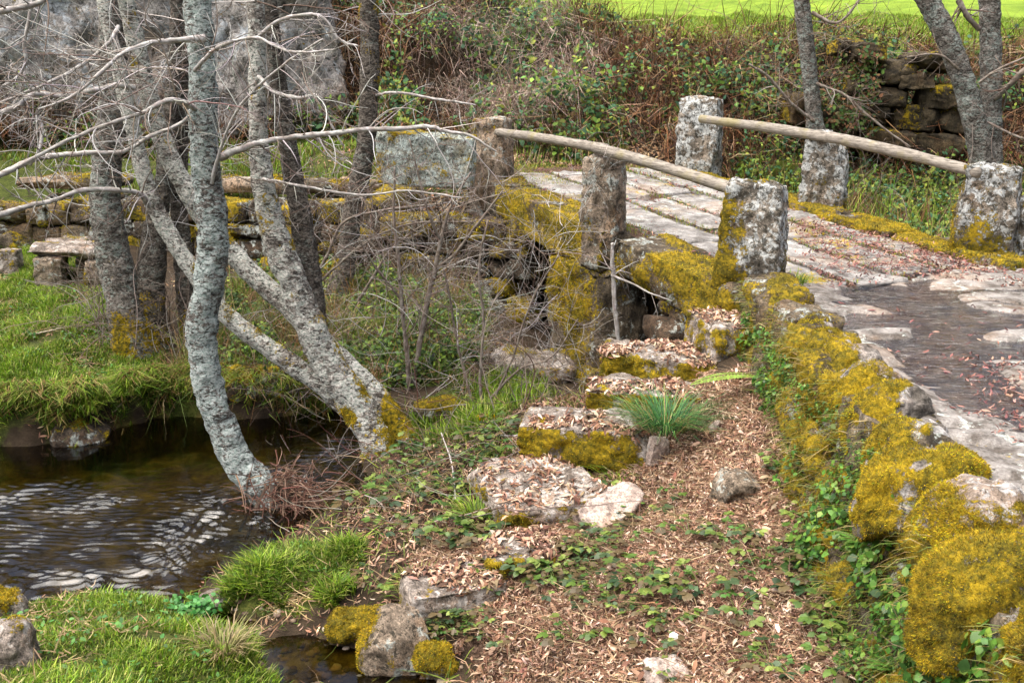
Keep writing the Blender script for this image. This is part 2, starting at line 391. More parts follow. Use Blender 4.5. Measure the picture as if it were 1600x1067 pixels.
M_GROUND = ground_mat()
def water_mat(name, tint, nscale=(9, 30, 9), bs=.25, dist=.01, ior=1.42):
    m = NT(name); v = m.pos()
    vs = m.n('ShaderNodeMapping', {'Vector': v, 'Scale': nscale}).outputs[0]
    nrm = m.bump(m.noise(vs, 1., 4, .6, .4), bs, dist)
    t = m.n('ShaderNodeBsdfTransparent', {'Color': tint + (1,)}); g = m.n('ShaderNodeBsdfGlossy', {'Roughness': .09, 'Normal': nrm, 'Color': (.92, .96, 1, 1)})
    fr = m.n('ShaderNodeFresnel', {'IOR': ior, 'Normal': nrm})
    x = m.n('ShaderNodeMixShader', {0: fr.outputs[0], 1: t.outputs[0], 2: g.outputs[0]})
    m.t.links.new(x.outputs[0], m.out.inputs[0]); return m.m
M_WATER = water_mat('stream_water', (.42, .36, .17), (7, 16, 7), .10, .01, 1.55)
M_PUDDLE = water_mat('puddle_water', (.86, .80, .74), (7, 22, 7), 1., .03, 2.0)
M_PATH = stone_mat('path_stone', (.09, .077, .066), (.28, .265, .25), lichen=.05, spots=.15, bump=.35, con=.45)
M_YELLOW = NT('yellow_leaf'); M_YELLOW = M_YELLOW.finish((.75, .42, .01), .5)
M_WHITE = NT('white_paper'); M_WHITE = M_WHITE.finish((.75, .74, .76), .6)

# ------------------------------------------------------------------ the terrain
# bridge axis: s along the deck, t across it
BU, BN = np.array([-.41, .912]), np.array([.912, .41])
def st(x, y): return -.41 * x + .912 * y, .912 * x + .41 * y
def xy(s, t): return -.41 * s + .912 * t, .912 * s + .41 * t
def deckz(s): return 1.45 + np.maximum(0, np.asarray(s) - 7) * .075
def wallx(y): return np.interp(y, [0, 3, 5, 8, 9], [1.45, 1.58, 1.74, 1.83, 1.86])   # left face of the causeway
ctrl = []
for px, py, z in [(-300, 1000, .3), (60, 1000, .25), (250, 1000, .22), (400, 1040, .10), (150, 1100, .4), (100, 945, .10), (0, 955, .10), (-300, 945, .10), (250, 940, .08),
                  (410, 880, .08), (490, 825, .10), (430, 920, .13), (520, 880, .16), (330, 965, .06), (450, 985, .05), (560, 1030, .05), (680, 1060, .06), (420, 1110, .06), (800, 1110, .08),
                  (560, 830, .18), (700, 900, .26), (640, 870, .24), (650, 960, .14), (560, 950, .12), (760, 1020, .14), (900, 1000, .36), (1000, 1050, .38), (1100, 1000, .5), (1310, 980, .56), (1250, 800, .68),
                  (1190, 620, 1.0), (1100, 800, .58), (1000, 800, .42), (900, 830, .40), (1100, 680, .76), (800, 880, .34), (1000, 1200, .6), (1300, 1200, .7), (700, 1250, .25),
                  (590, 700, .10), (650, 730, .16), (700, 780, .30), (760, 700, .36), (780, 640, .35), (740, 660, .32), (620, 790, .2),
                  (880, 710, .38), (950, 660, .52), (1010, 610, .70), (1080, 565, .88), (1150, 540, 1.1),
                  (-300, 680, .16), (0, 675, .18), (100, 672, .18), (200, 650, .18), (0, 650, .30), (100, 650, .30), (200, 635, .25), (-300, 650, .35), (60, 560, .52), (60, 480, .72), (60, 445, .82), (160, 445, .82), (-300, 450, .9),
                  (230, 560, .42), (300, 600, .28), (300, 640, .15), (400, 610, .25), (500, 600, .2), (190, 530, .55), (330, 540, .5), (420, 540, .48),
                  (60, 340, 1.25), (-300, 300, 1.5), (600, 500, .5), (500, 480, .55), (600, 600, .28), (700, 640, .22), (700, 560, .38), (640, 430, .72), (550, 440, .7), (380, 440, .75), (720, 480, .6),
                  (800, 620, .22), (860, 600, .12), (850, 560, .12)]:
    ctrl.append(W(px, py, z))
for s, t, z in [(7.2, 6.2, .5), (8.6, 5.6, .1), (9.7, 5.6, .05), (11, 5.6, .1), (8.6, 7, .1), (11, 7, .1), (9.7, 8, .2), (12.6, 5.6, .9), (12.9, 7, 1.2), (11.5, 8.6, 1.2), (10, 8.8, .9), (8.5, 8.8, 1.0), (7.5, 8.8, 1.2), (9, 10.5, 1.0)]:
    ctrl.append(np.array([*xy(s, t), z]))
for p in [(2.6, 2, .95), (2.6, 5, .95), (2.6, 8, .95), (5, 3, 1.0), (5, 6, 1.0), (4.5, 8.6, 1.0), (7, 3, 1.7), (7, 7, 1.7), (8, 10, 1.6), (7.5, 13, 1.2), (5.5, 12.4, 1.1), (5.2, 14.3, 1.25),
          (-2.2, 14.6, 1.83), (-4, 15, 1.87), (-6, 15.3, 1.8), (-9, 15.5, 1.85), (.2, 15.2, 1.88), (1.5, 15.4, 1.9), (3, 15.3, 1.75), (-1, 16, 1.95), (-5, 16.2, 1.95), (4.5, 15.6, 1.5), (-.8, 14.2, 1.75), (-3.4, 13.4, .8), (-2, 13.2, .7), (-.6, 12.6, .6), (0, 3.0, 1.0), (-3, 3, .9), (0, 1, 1.5), (1.2, 2.5, .8)]:
    ctrl.append(np.array(p, float))
ctrl = np.array(ctrl)
def _phi(r2): return r2 * np.log(r2 + 1e-9)
def _tps():
    n = len(ctrl); X = ctrl[:, :2]; K = _phi(((X[:, None] - X[None]) ** 2).sum(2)) + np.eye(n) * .06
    A = np.zeros((n + 3, n + 3)); A[:n, :n] = K; A[:n, n] = 1; A[:n, n + 1:] = X; A[n, :n] = 1; A[n + 1:, :n] = X.T
    return np.linalg.solve(A, np.concatenate([ctrl[:, 2], np.zeros(3)]))
_tw = _tps()
def tps(x, y):
    r = np.zeros(len(x))
    for i in range(0, len(x), 20000):
        q = np.stack([x[i:i + 20000], y[i:i + 20000]], 1); K = _phi(((q[:, None] - ctrl[None, :, :2]) ** 2).sum(2))
        r[i:i + 20000] = K @ _tw[:-3] + _tw[-3] + q @ _tw[-2:]
    return r
RIV = [W(*p, 0)[:2] for p in [(-700, 705), (0, 696), (60, 694), (110, 690), (150, 677), (200, 662), (240, 654), (300, 650), (370, 655), (430, 652), (500, 640), (565, 655), (570, 700), (552, 735), (585, 765), (520, 800), (470, 835), (410, 868), (340, 908), (270, 931), (180, 935), (100, 939), (40, 951), (0, 957), (-700, 985)]]
RIL = [W(*p, 0)[:2] for p in [(240, 915), (330, 938), (390, 962), (470, 982), (560, 1008), (640, 1046), (720, 1060), (810, 1064), (860, 1150), (430, 1150), (425, 1060), (380, 1005), (300, 962), (250, 945)]]
def hill(x, y):
    foot = np.interp(x, [-12, -6, -1, 1, 3, 4.2, 9], [16.6, 16.6, 16.3, 15.7, 15.3, 15.2, 15.2])
    low = np.interp(x, [-12, -1, 3, 5, 9], [1.9, 1.95, 1.75, 1.3, 1.3])
    top = np.interp(x, [-40, -8, -3, .3, 2, 4, 40], [9, 7.2, 6.0, 3.85, 3.50, 3.35, 3.3])
    run = np.interp(x, [-8, -2, 1, 4.5, 8], [4.5, 4.0, 3.0, 1.9, 2.0])
    k = (y - foot) / run
    z = low + (top - low) * (sstep(-.15, 1.0, k) * .6 + .4 * np.clip(k, 0, 1)) + np.maximum(0, y - foot - run) * np.interp(x, [-4, 1], [.3, .10]) * np.where(y > 60, 60 / np.maximum(y, 1), 1)
    return z, k
def height(x, y):
    x = np.asarray(x, float); y = np.asarray(y, float); sh = x.shape; x = x.ravel(); y = y.ravel()
    a = tps(np.clip(x, -10, 8.5), np.clip(y, .5, 16)); far, k = hill(x, np.clip(y, 0, 400))
    wl = sstep(0, 6, np.maximum(np.abs(x) - 9, 0)) * .8; a = a * (1 - wl) + wl * 1.6 * sstep(-2, 8, y)
    b = sstep(-.35, .25, k)
    P = np.stack([x, y], 1)
    z = a * (1 - b) + far * b
    dry = sstep(.0, .25, z)
    z = z + fbm(P, 1.1, 4, 11) * (.03 + .16 * b) * (.3 + .7 * dry) + fbm(P, 6, 3, 12) * .018 * (.4 + .6 * dry)
    nr = (np.abs(x) < 14) & (y > 3) & (y < 13); q = P[nr]
    if len(q):
        jag = .05 * fbm(q, 4, 3, 14)
        m1 = sstep(-.04, .07, polysd(q[:, 0], q[:, 1], RIV) + jag); m2 = sstep(-.12, .10, polysd(q[:, 0], q[:, 1], RIL) + jag)
        zz = z[nr] * (1 - m2) + (-.022 + .05 * fbm(q, 5, 4, 15)) * m2; z[nr] = zz * (1 - m1) + (-.30 + .08 * fbm(q, 2.2, 3, 16)) * m1
    # keep the ground under the causeway, its wall and the bridge deck
    s, t = st(x, y)
    z = np.where((x > wallx(y) - .02) & (x < 6.3) & (y < 9.8), np.minimum(z, 1.1), z)
    z = np.where((s > 6.6) & (s < 12.3) & (t > 5.25) & (t < 8.1), np.minimum(z, 1.15), z)
    d = y - np.interp(x, [-9, -5, -1.6, -.07, .4], [14.5, 14.1, 13.55, 12.97, 12.8])
    z = np.where((x < 0) & (x > -8.5) & (d > -.25) & (d < np.where((x < -1.35) & (x > -2.15), 1.1, .5)), np.minimum(z, np.interp(x, [-9, -5, -3, 0], [1.25, 1.15, .62, .45])), z)
    return z.reshape(sh)
def yfw(x): return np.interp(x, [-9, -5, -1.6, -.07, .4], [14.5, 14.1, 13.55, 12.97, 12.8])   # front face of the retaining wall
def axis(lo, hi, step, far0, far1):
    a = np.arange(lo, hi + 1e-6, step); g = step * 1.5; r = [hi]; l = [lo]
    while r[-1] < far1: g *= 1.28; r.append(r[-1] + g)
    g = step * 1.5
    while l[-1] > far0: g *= 1.28; l.append(l[-1] - g)
    return np.concatenate([np.array(l[:0:-1]), a, np.array(r[1:])])
GX, GY = axis(-8, 8, .07, -400, 400), axis(3.2, 20, .07, -120, 500)
XX, YY = np.meshgrid(GX, GY); ZZ = height(XX, YY)
def H(x, y):                              # height of the finished ground
    x = np.asarray(x, float); y = np.asarray(y, float)
    i = np.clip(np.searchsorted(GX, x) - 1, 0, len(GX) - 2); j = np.clip(np.searchsorted(GY, y) - 1, 0, len(GY) - 2)
    a = np.clip((x - GX[i]) / (GX[i + 1] - GX[i]), 0, 1); b = np.clip((y - GY[j]) / (GY[j + 1] - GY[j]), 0, 1)
    return (ZZ[j, i] * (1 - a) + ZZ[j, i + 1] * a) * (1 - b) + (ZZ[j + 1, i] * (1 - a) + ZZ[j + 1, i + 1] * a) * b
def Hn(x, y):
    e = .06; n = np.stack([H(x - e, y) - H(x + e, y), H(x, y - e) - H(x, y + e), np.full(np.shape(x), 2 * e)], -1); return unit(n)
def hit(px, py):                          # where the line of sight through a photo pixel meets the ground
    u, v = _uv(px, py); D = np.arange(2.5, 60, .02)
    x, y, z = u * D, D * (CP - v * SP), EYE - D * (SP + v * CP)
    k = np.nonzero(z < H(x, y))[0]
    k = k[0] if len(k) else len(D) - 1
    return np.array([x[k], y[k], H(x[k], y[k])])
def wpoly(pts): return [hit(*p) for p in pts]
PG = {  # grassed areas
 'near': wpoly([(-300, 930), (0, 945), (100, 937), (255, 928), (330, 965), (420, 1010), (450, 1100), (300, 1250), (-300, 1250)]),
 'bank': wpoly([(340, 935), (420, 872), (500, 850), (570, 860), (560, 910), (520, 940), (460, 965), (390, 962)]),
 'left': wpoly([(-500, 692), (0, 690), (100, 685), (200, 662), (245, 645), (250, 560), (180, 500), (160, 420), (120, 340), (0, 330), (-500, 300)]),
 'mid': wpoly([(250, 645), (330, 650), (430, 648), (520, 640), (560, 600), (620, 610), (720, 600), (760, 520), (720, 440), (640, 420), (520, 440), (380, 450), (300, 560)]),
 'stair': wpoly([(660, 700), (760, 690), (800, 640), (870, 620), (820, 560), (740, 600), (640, 640)]),
}
PL = wpoly([(640, 880), (700, 830), (770, 760), (800, 690), (880, 690), (1000, 680), (1080, 610), (1190, 570), (1230, 700), (1260, 830), (1340, 1067), (1350, 1250), (720, 1250), (760, 1060), (690, 960)])
def gmask(x, y):
    r = np.full(np.shape(x), -9.)
    for p in PG.values(): r = np.maximum(r, polysd(x, y, p))
    # grassy path behind the retaining wall
    r = np.maximum(r, np.minimum(np.minimum(y - 14.1, 16.9 - y), -.3 - x))
    return sstep(-.12, .12, r)
def lmask(x, y): return sstep(-.15, .15, polysd(x, y, PL))
far, kk = hill(XX.ravel(), np.clip(YY.ravel(), 0, 400)); kk = kk.reshape(XX.shape)
nearw = (np.abs(XX) < 9) & (YY > 2.5) & (YY < 18)
gm = np.zeros(XX.shape); gm[nearw] = gmask(XX[nearw], YY[nearw]); gm[~nearw & (YY < 16)] = .8
lm = np.zeros(XX.shape); lm[nearw] = lmask(XX[nearw], YY[nearw])
field = sstep(1.05, 1.2, kk + .1 * fbm(np.stack([XX.ravel(), YY.ravel()], 1), 1.5, 2, 4).reshape(XX.shape)) * sstep(-1.5, .5, XX)
mud = sstep(.015, -.05, ZZ) * (YY < 14)
struct('ground', np.stack([XX, YY, ZZ], -1).reshape(-1, 3), gridmesh(len(GX), len(GY)), M_GROUND, attrs={'grass': gm.ravel(), 'litter': lm.ravel(), 'mud': mud.ravel(), 'field': field.ravel()})

# ------------------------------------------------------------------ the stream: real ripples on a fine grid
wx, wy = np.arange(-7, 1.6, .03), np.arange(4, 10.6, .012); X, Y = np.meshgrid(wx, wy); P2 = np.stack([X.ravel(), Y.ravel()], 1)
rip = polysd(P2[:, 0], P2[:, 1], [W(*p, 0) for p in [(-400, 760), (100, 755), (330, 770), (470, 740), (540, 690), (560, 760), (430, 850), (250, 940), (-400, 960)]])
rip = sstep(-.35, .35, rip + .25 * fbm(P2, 1.2, 3, 2))
wob = fbm(P2, 1.6, 3, 21); wob2 = fbm(P2, 5, 2, 22)
ph = (P2[:, 1] + .16 * P2[:, 0] + .22 * wob + .045 * wob2)
env = np.clip(.85 + .8 * fbm(P2, 2.2, 3, 23), .15, 1.5)
wz = rip * env * (.0095 * np.sin(ph * 62) + .0055 * np.sin((P2[:, 1] - .25 * P2[:, 0] + .2 * fbm(P2, 2, 2, 25)) * 88 + 1) + .003 * fbm(P2, 26, 2, 24)) + .0012 * fbm(P2, 9, 2, 26)
struct('stream_water', np.concatenate([P2, wz[:, None]], 1), gridmesh(len(wx), len(wy)), M_WATER)

# ------------------------------------------------------------------ the causeway surface and the water lying on it
px_, py_ = np.arange(1.35, 6.3, .03), np.arange(.2, 10.8, .03); X, Y = np.meshgrid(px_, py_); P2 = np.stack([X.ravel(), Y.ravel()], 1)
def voro(P, seed):
    I = np.floor(P).astype(np.int64); d1 = np.full(len(P), 9.); d2 = d1.copy(); idv = np.zeros(len(P))
    for a in (-1, 0, 1):
        for b in (-1, 0, 1):
            J = I + np.array([a, b]); z = np.zeros(len(P), np.int64)
            q = np.stack([J[:, 0] + .15 + .7 * _hash(J[:, 0], J[:, 1], z, seed), J[:, 1] + .15 + .7 * _hash(J[:, 0], J[:, 1], z, seed + 1)], 1)
            d = np.hypot(*(q - P).T); h = _hash(J[:, 0], J[:, 1], z, seed + 2)
            n1 = d < d1; d2 = np.where(n1, d1, np.minimum(d2, d)); idv = np.where(n1, h, idv); d1 = np.where(n1, d, d1)
    return d1, d2, idv
basin = polysd(P2[:, 0], P2[:, 1], [W(*p, 1.45) for p in [(1262, 480), (1300, 446), (1420, 432), (1620, 440), (2300, 450), (2400, 760), (1800, 740), (1600, 690), (1500, 680), (1400, 600), (1320, 540)]])
basin = sstep(-.10, .30, basin + .18 * fbm(P2, 1.8, 3, 31))
d1, d2, cid = voro((P2 + .12 * np.stack([fbm(P2, 2, 2, 32), fbm(P2, 2, 2, 33)], 1)) * np.array([1.15, 2.3]), 5)
st_b = sstep(.03, .22, d2 - d1)
zp = 1.462 + st_b * (.030 + .02 * (cid - .5)) - basin * (.064 - .034 * cid) + fbm(P2, 9, 4, 34) * .006
edge = sstep(wallx(P2[:, 1]) + .06, wallx(P2[:, 1]) + .34, P2[:, 0]); zp = zp - (1 - edge) * .24
s_, t_ = st(P2[:, 0], P2[:, 1]); rise = np.maximum(0, s_ - 7.0) * .075; zp = zp + rise
zp = zp - .3 * sstep(5.6, 6.2, P2[:, 0])
keep = (P2[:, 0] > wallx(P2[:, 1]) + .10) & ((s_ < 7.05) | (t_ > 8.05))
Q = gridmesh(len(px_), len(py_)); Q = Q[keep[Q].all(1)]
pm = np.clip((1 - st_b) * .55 + .25 * fbm(P2, 3, 3, 36) - basin * .5, 0, 1) * sstep(1.3, .1, P2[:, 0] - wallx(P2[:, 1]))
struct('path', np.concatenate([P2, zp[:, None]], 1), Q, M_PATH, attrs={'moss': pm})
def HP(x, y):
    i = np.clip(((np.asarray(x) - 1.35) / .03).astype(int), 0, len(px_) - 1); j = np.clip(((np.asarray(y) - .2) / .03).astype(int), 0, len(py_) - 1)
    return zp.reshape(X.shape)[j, i]
wx, wy = np.arange(1.95, 6.2, .03), np.arange(2.2, 10.2, .03); X2, Y2 = np.meshgrid(wx, wy); P3 = np.stack([X2.ravel(), Y2.ravel()], 1)
wz = 1.443 + .0011 * np.clip(fbm(P3, 2.2, 2, 44) + .3, 0, 1) * np.sin(P3[:, 1] * 70 + P3[:, 0] * 16 + 9 * fbm(P3, 1.8, 3, 43)) + .006 * fbm(P3 * np.array([1, 2.4]), 6, 3, 41) + .001 * np.sin(P3[:, 1] * 50 + 5 * fbm(P3, 2, 2, 42))
s3, t3 = st(*P3.T); Q = gridmesh(len(wx), len(wy)); Q = Q[(s3 < 7.0)[Q].all(1)]
struct('puddle_water', np.concatenate([P3, wz[:, None]], 1), Q, M_PUDDLE)

# ------------------------------------------------------------------ the mossy causeway wall
wall = thing('causeway_wall', (1.7, 5, .6), 'long low stone wall thick with golden moss along the wet path', 'wall')
a = Acc(); k = 0
for lev in range(3):
    y = 1.0 + .17 * lev
    while y < 8.7:
        L = rng.uniform(.32, .62); z0 = .42 + .34 * lev + .035 * max(0, y - 4); yc = y + L / 2
        V, Q, mo = stone((wallx(yc) + .21 - .06 * (2 - lev) + rng.uniform(-.03, .03), yc, z0 + .17), (.2, L * .53, .19), (0, rng.uniform(-.1, .1), rng.uniform(-.08, .08)), 300 + k, 12, .3, .16, .02, 4, (.33, .1, .18), mfreq=2.4, swell=.03)
        a.add(V, Q, moss=mo); y += L; k += 1
WF = (np.concatenate(a.V), np.concatenate(a.Q), np.concatenate(a.A['moss']))
a.build('wall_face', M_WALL, wall)
cy = [8.0, 7.62, 7.2, 6.72, 6.28, 5.86, 5.42, 5.02, 4.55, 4.06, 3.6, 3.12, 2.62, 2.1]
ch = [.08, .09, .15, .10, .12, .10, .12, .11, .14, .11, .15, .11, .12, .12]
fz = Acc()
for i, y in enumerate(cy):
    L = (cy[i - 1] - y if i else .4) * .5
    big = i in (8, 10)
    V, Q, mo = stone((wallx(y) + .205 - .075 * big + rng.uniform(-.04, .02), y, 1.53 - ch[i] - (.03 if i < 2 else 0) + rng.uniform(-.03, .05)), (.175 + .07 * big, L * rng.uniform(.76, .86), ch[i] + .045), (rng.uniform(-.1, .1), rng.uniform(.0, .12), rng.uniform(-.14, .14)), 400 + i, 30, .38, .09, .014, 3,
                       (.50, .06, .30), mfreq=3.2, swell=.016, loaf=.80)
    mo = mo * (1 - .9 * sstep(.25, .34, V[:, 0] - wallx(V[:, 1]) - .14 * fbm(V, 4, 3, 55)))     # bare rock towards the path
    mo = np.where(fbm(V, 7, 2, 77) > .80, 0, mo)
    mk('capstone', V, Q, M_CAP, wall, attrs={'moss': mo})
    for q in range(1):
        X_, _, T_, A_ = fuzz(V, Q, mo, int(13000 * (1.5 if y < 5 else .8)), .015, .0034, 500 + i)
        if T_ is not None: fz.add(X_, None, T_, **A_)
X_, _, T_, A_ = fuzz(*WF, 90000, .018, .004, 520, cols=((.25, .185, .010), (.15, .13, .010), (.37, .26, .012), (.08, .083, .008), (.14, .09, .012)))
fz.add(X_, None, T_, **A_)
tag(fz.build('moss', M_MOSSF, wall), kind='stuff')

# ------------------------------------------------------------------ the slab bridge
bc = xy(9.5, 6.6); br = thing('footbridge', (bc[0], bc[1], 1.5), 'old granite slab footbridge on a mossy pier crossing the stream', 'bridge')
BANG = math.atan2(.912, -.41)             # turn of a stone whose local x runs along the deck
rails = [0, .62, 1.18, 1.78, 2.3]
for j in range(4):
    s = 7.0 + (.0, -.1, .12, 0)[j]
    for L in [(1.7, 2.2, 1.9), (2.3, 1.6, 2.0), (1.5, 2.4, 1.8), (2.0, 1.8, 2.0)][j]:
        t0, t1 = 5.62 + rails[j], 5.62 + rails[j + 1]; sm = s + L / 2; x, y = xy(sm, (t0 + t1) / 2)
        V, Q, mo = stone((x, y, deckz(sm) - .10), (L * .5 - .02, (t1 - t0) * .5 - .042, .115), (0, -math.atan(.075), BANG), 600 + int(s * 10) + j, 26, .06, .05, .008, 2, (.0, .12), mfreq=2)
        mk('deck_slab', V, Q, M_PAVE, br, attrs={'moss': mo * .9}); s += L
ds, dt = np.meshgrid(np.arange(6.95, 13.4, .06), np.arange(5.5, 8.1, .06)); x, y = xy(ds.ravel(), dt.ravel())
zf = deckz(ds.ravel()) - .030 + .018 * fbm(np.stack([x, y], 1), 3, 3, 61)
mk('joint_fill', np.stack([x, y, zf], 1), gridmesh(ds.shape[1], ds.shape[0]), M_GROUND, br, attrs={'litter': np.ones(len(x))})
bf = Acc()
def edge_slab(s0, s1, t, half_t, half_z, dz, seed, moss, fz_n=3000, drop=0, n=30):
    sm = (s0 + s1) / 2; x, y = xy(sm, t)
    V, Q, mo = stone((x, y, deckz(sm) - half_z + dz), ((s1 - s0) / 2, half_t, half_z), (0, -math.atan(.075) - drop, BANG), seed, n, .08, .06, .012, 4, moss, mfreq=2.5, swell=.014)
    mk('edge_slab', V, Q, M_WALL if drop == 0 else M_STEP, br, attrs={'moss': mo})
    X_, _, T_, A_ = fuzz(V, Q, mo, fz_n, .024, .007, seed)
    if T_ is not None: bf.add(X_, None, T_, **A_)
edge_slab(7.15, 9.25, 5.40, .27, .19, .02, 640, (.50, .08, .15), 5000)
edge_slab(9.3, 11.95, 5.40, .26, .21, .03, 641, (.55, .1, .25), 7000)
edge_slab(11.9, 13.2, 5.45, .25, .2, .03, 642, (.3, .1))
for s0, s1, sd in ((6.75, 7.5, 650), (7.5, 8.3, 651), (8.3, 9.2, 652), (9.2, 11, 653), (11, 12.6, 654)):
    edge_slab(s0, s1, 8.0, .2, .14, .05 + .02 * (sd % 3), sd, (.5, .35), 2600)
def pierstone(s, t, z, hs, ht, hz, seed, moss, rot=0):
    x, y = xy(s, t); V, Q, mo = stone((x, y, z), (hs, ht, hz), (0, rot, BANG), seed, 26, .14, .12, .015, 5, moss, mfreq=2.2, swell=.03)
    mk('pier_stone', V, Q, M_WALL, br, attrs={'moss': mo}); X_, _, T_, A_ = fuzz(V, Q, mo, 5000, .026, .007, seed)
    if T_ is not None: bf.add(X_, None, T_, **A_)
pierstone(9.5, 5.35, .62, .32, .30, .66, 660, (.5, .0, .2)); pierstone(10.08, 5.38, .60, .24, .28, .66, 661, (.45, 0, .15)); pierstone(9.75, 6.6, .6, .45, 1.0, .66, 662, (.1, 0)); pierstone(9.45, 5.28, .1, .5, .3, .22, 663, (.4, .1))
def masonry(name, A, B, z0f, z1f, thick, sz, seed, mat, parent, moss, skip=None, n=7, fz=None, fzn=0):
    r = np.random.default_rng(seed); A = np.array(A, float); B = np.array(B, float); Lw = np.linalg.norm(B - A); d = (B - A) / Lw; nrm = np.array([d[1], -d[0]]); ang = math.atan2(d[1], d[0])
    a = Acc(); z = min(z0f(0), z0f(1)); k = 0; zmax = max(z1f(0), z1f(1))
    while z < zmax - .03:
        h = r.uniform(.75, 1.25) * sz * .62; l = -r.uniform(0, sz)
        while l < Lw:
            L = r.uniform(.6, 1.7) * sz; c = l + L / 2; f = min(max(c / Lw, 0), 1)
            if z + h * .4 < z1f(f) and z + h > z0f(f) and not (skip and skip(c, z + h / 2)):
                hh = min(h, z1f(f) - z + .04)
                p = A + d * c - nrm * (thick * .5 + r.uniform(-.05, .05))
                V, Q, mo = stone((p[0], p[1], z + hh / 2), (L * .49, thick * .5, hh * .5), (r.uniform(-.06, .06), r.uniform(-.06, .06), ang + r.uniform(-.06, .06)), seed * 100 + k, n, .22, .14, .012, 3, moss, mfreq=1.7)
                a.add(V, Q, moss=mo); k += 1
            l += L
        z += h
    o = a.build(name, mat, parent)
    if fz is not None and fzn:
        X_, _, T_, A_ = fuzz(np.concatenate(a.V), np.concatenate(a.Q), np.concatenate(a.A['moss']), fzn, .03, .009, seed)
        if T_ is not None: fz.add(X_, None, T_, **A_)
    return o
# far and near abutments, faces towards the openings
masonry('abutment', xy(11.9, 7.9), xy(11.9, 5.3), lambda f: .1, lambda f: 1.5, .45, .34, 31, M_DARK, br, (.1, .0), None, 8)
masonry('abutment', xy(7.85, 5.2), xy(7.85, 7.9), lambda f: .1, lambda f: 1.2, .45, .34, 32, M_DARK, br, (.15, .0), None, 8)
masonry('abutment', xy(7.9, 5.22), xy(7.0, 5.22), lambda f: .4, lambda f: 1.15, .4, .34, 33, M_WALL, br, (.3, .1), None, 8, bf, 2500)
tag(bf.build('moss', M_MOSSF, br), kind='stuff')

# retaining wall of the raised track beyond the stream
rw = thing('retaining_wall', (-2.5, 13.9, .6), 'rough mossy retaining wall with a dark culvert mouth below the track', 'wall'); rf = Acc()
FW = [(.1, 12.9), (-1.6, 13.55), (-5, 14.1), (-8.4, 14.45)]
cul = WY(580, 398, 13.55); zt = lambda f: 1.66
def skipc(c, z): return c < .42 and z < 1.20
def skipd(c, z): return c > 1.68 and z < 1.12
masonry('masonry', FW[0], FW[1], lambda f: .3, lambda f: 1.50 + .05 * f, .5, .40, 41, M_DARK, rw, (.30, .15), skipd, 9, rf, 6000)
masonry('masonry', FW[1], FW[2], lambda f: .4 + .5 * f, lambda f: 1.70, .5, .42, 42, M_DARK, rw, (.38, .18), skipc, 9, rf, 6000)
masonry('masonry', FW[2], FW[3], lambda f: 1.0, lambda f: 1.66, .5, .42, 43, M_WALL, rw, (.3, .15), None, 9, rf, 3000)
for i, (px, w_) in enumerate(((385, .55), (450, .45), (505, .45), (555, .3), (300, .5), (120, .5), (60, .4))):   # flat coping stones
    x = WY(px, 265, 14)[0]; V, Q, mo = stone((x, yfw(x) + .25, 1.76), (w_, .3, .075), (0, rng.uniform(-.05, .05), -.16), 700 + i, 16, .3, .1, .012, 4, (.05, .28), mfreq=2)
    mk('coping_stone', V, Q, M_WALL if i % 3 else M_POSTB, rw, attrs={'moss': mo}); X_, _, T_, A_ = fuzz(V, Q, mo, 1200, .03, .009, 700 + i)
    if T_ is not None: rf.add(X_, None, T_, **A_)
V, Q, mo = stone((-1.75, yfw(-1.75) + .66, 1.50), (.62, .78, .24), (.0, 0, -.18), 745, 24, .12, .08, .012, 3, (.25, .25), mfreq=2); mk('lintel', V, Q, M_WALL, rw, attrs={'moss': mo})
tag(rf.build('moss', M_MOSSF, rw), kind='stuff')
def rock(name, label, cat, c, half, rot=(0, 0, 0), seed=0, mat=None, n=24, moss=None, fzn=0, group=None, **k):
    t = thing(name, (c[0], c[1], c[2] - half[2]), label, cat, group)
    V, Q, mo = stone(c, half, rot, seed, n, moss=moss, **k)
    mk('rock_body' if name != 'stone_step' else 'slab', V, Q, mat or M_STEP, t, attrs={'moss': mo})
    if fzn:
        X_, _, T_, A_ = fuzz(V, Q, mo, int(fzn * 1.8), .014, .0045, seed)
        if T_ is not None: tag(mk('moss', X_, T_, M_MOSSF, t, attrs=A_), kind='stuff')
    return t, V, Q
c = WY(664, 245, 13.15); rock('parapet_slab', 'big upright pale lichened slab with yellow moss on top edge', 'stone slab', (c[0], c[1] + .1, c[2] - .02), (.60, .12, .34), (-.06, .03, -.20), 710, M_SLAB, 34, (.12, .45), 3000, rnd=.1, a1=.07, a2=.012, cuts=4, swell=.02)

# ------------------------------------------------------------------ railings: standing stones and round wooden rails
def post(parent, px, pyb, zb, h, wpx, dep, seed, mat, lean=0, taper=.16, moss=(.05, .05), zsink=.12, Y=None, fzn=0):
    b = W(px, pyb, zb) if Y is None else WY(px, pyb, Y); hw = wpx / 2 * pxm(b[1])
    c = (b[0], b[1] + dep, b[2] + (h - zsink) / 2)
    V, Q, mo = stone(c, (hw * (1 + taper * .5), dep, (h + zsink) / 2), (0, lean, -.42), seed, 30, .16, .065, .018, 6, moss, taper=taper, mfreq=2.4, swell=.018)
    mo = np.clip(mo + sstep(b[2] + .6 * h, b[2], V[:, 2] + .12 * fbm(V, 5, 3, seed)) * moss[1] * 3.2, 0, 1)
    p = mk('post', V, Q, mat, parent, attrs={'moss': mo})
    if fzn:
        X_, _, T_, A_ = fuzz(V, Q, mo, fzn, .018, .006, seed)
        if T_ is not None: tag(mk('moss', X_, T_, M_MOSSF, p, attrs=A_), kind='stuff')
    return b
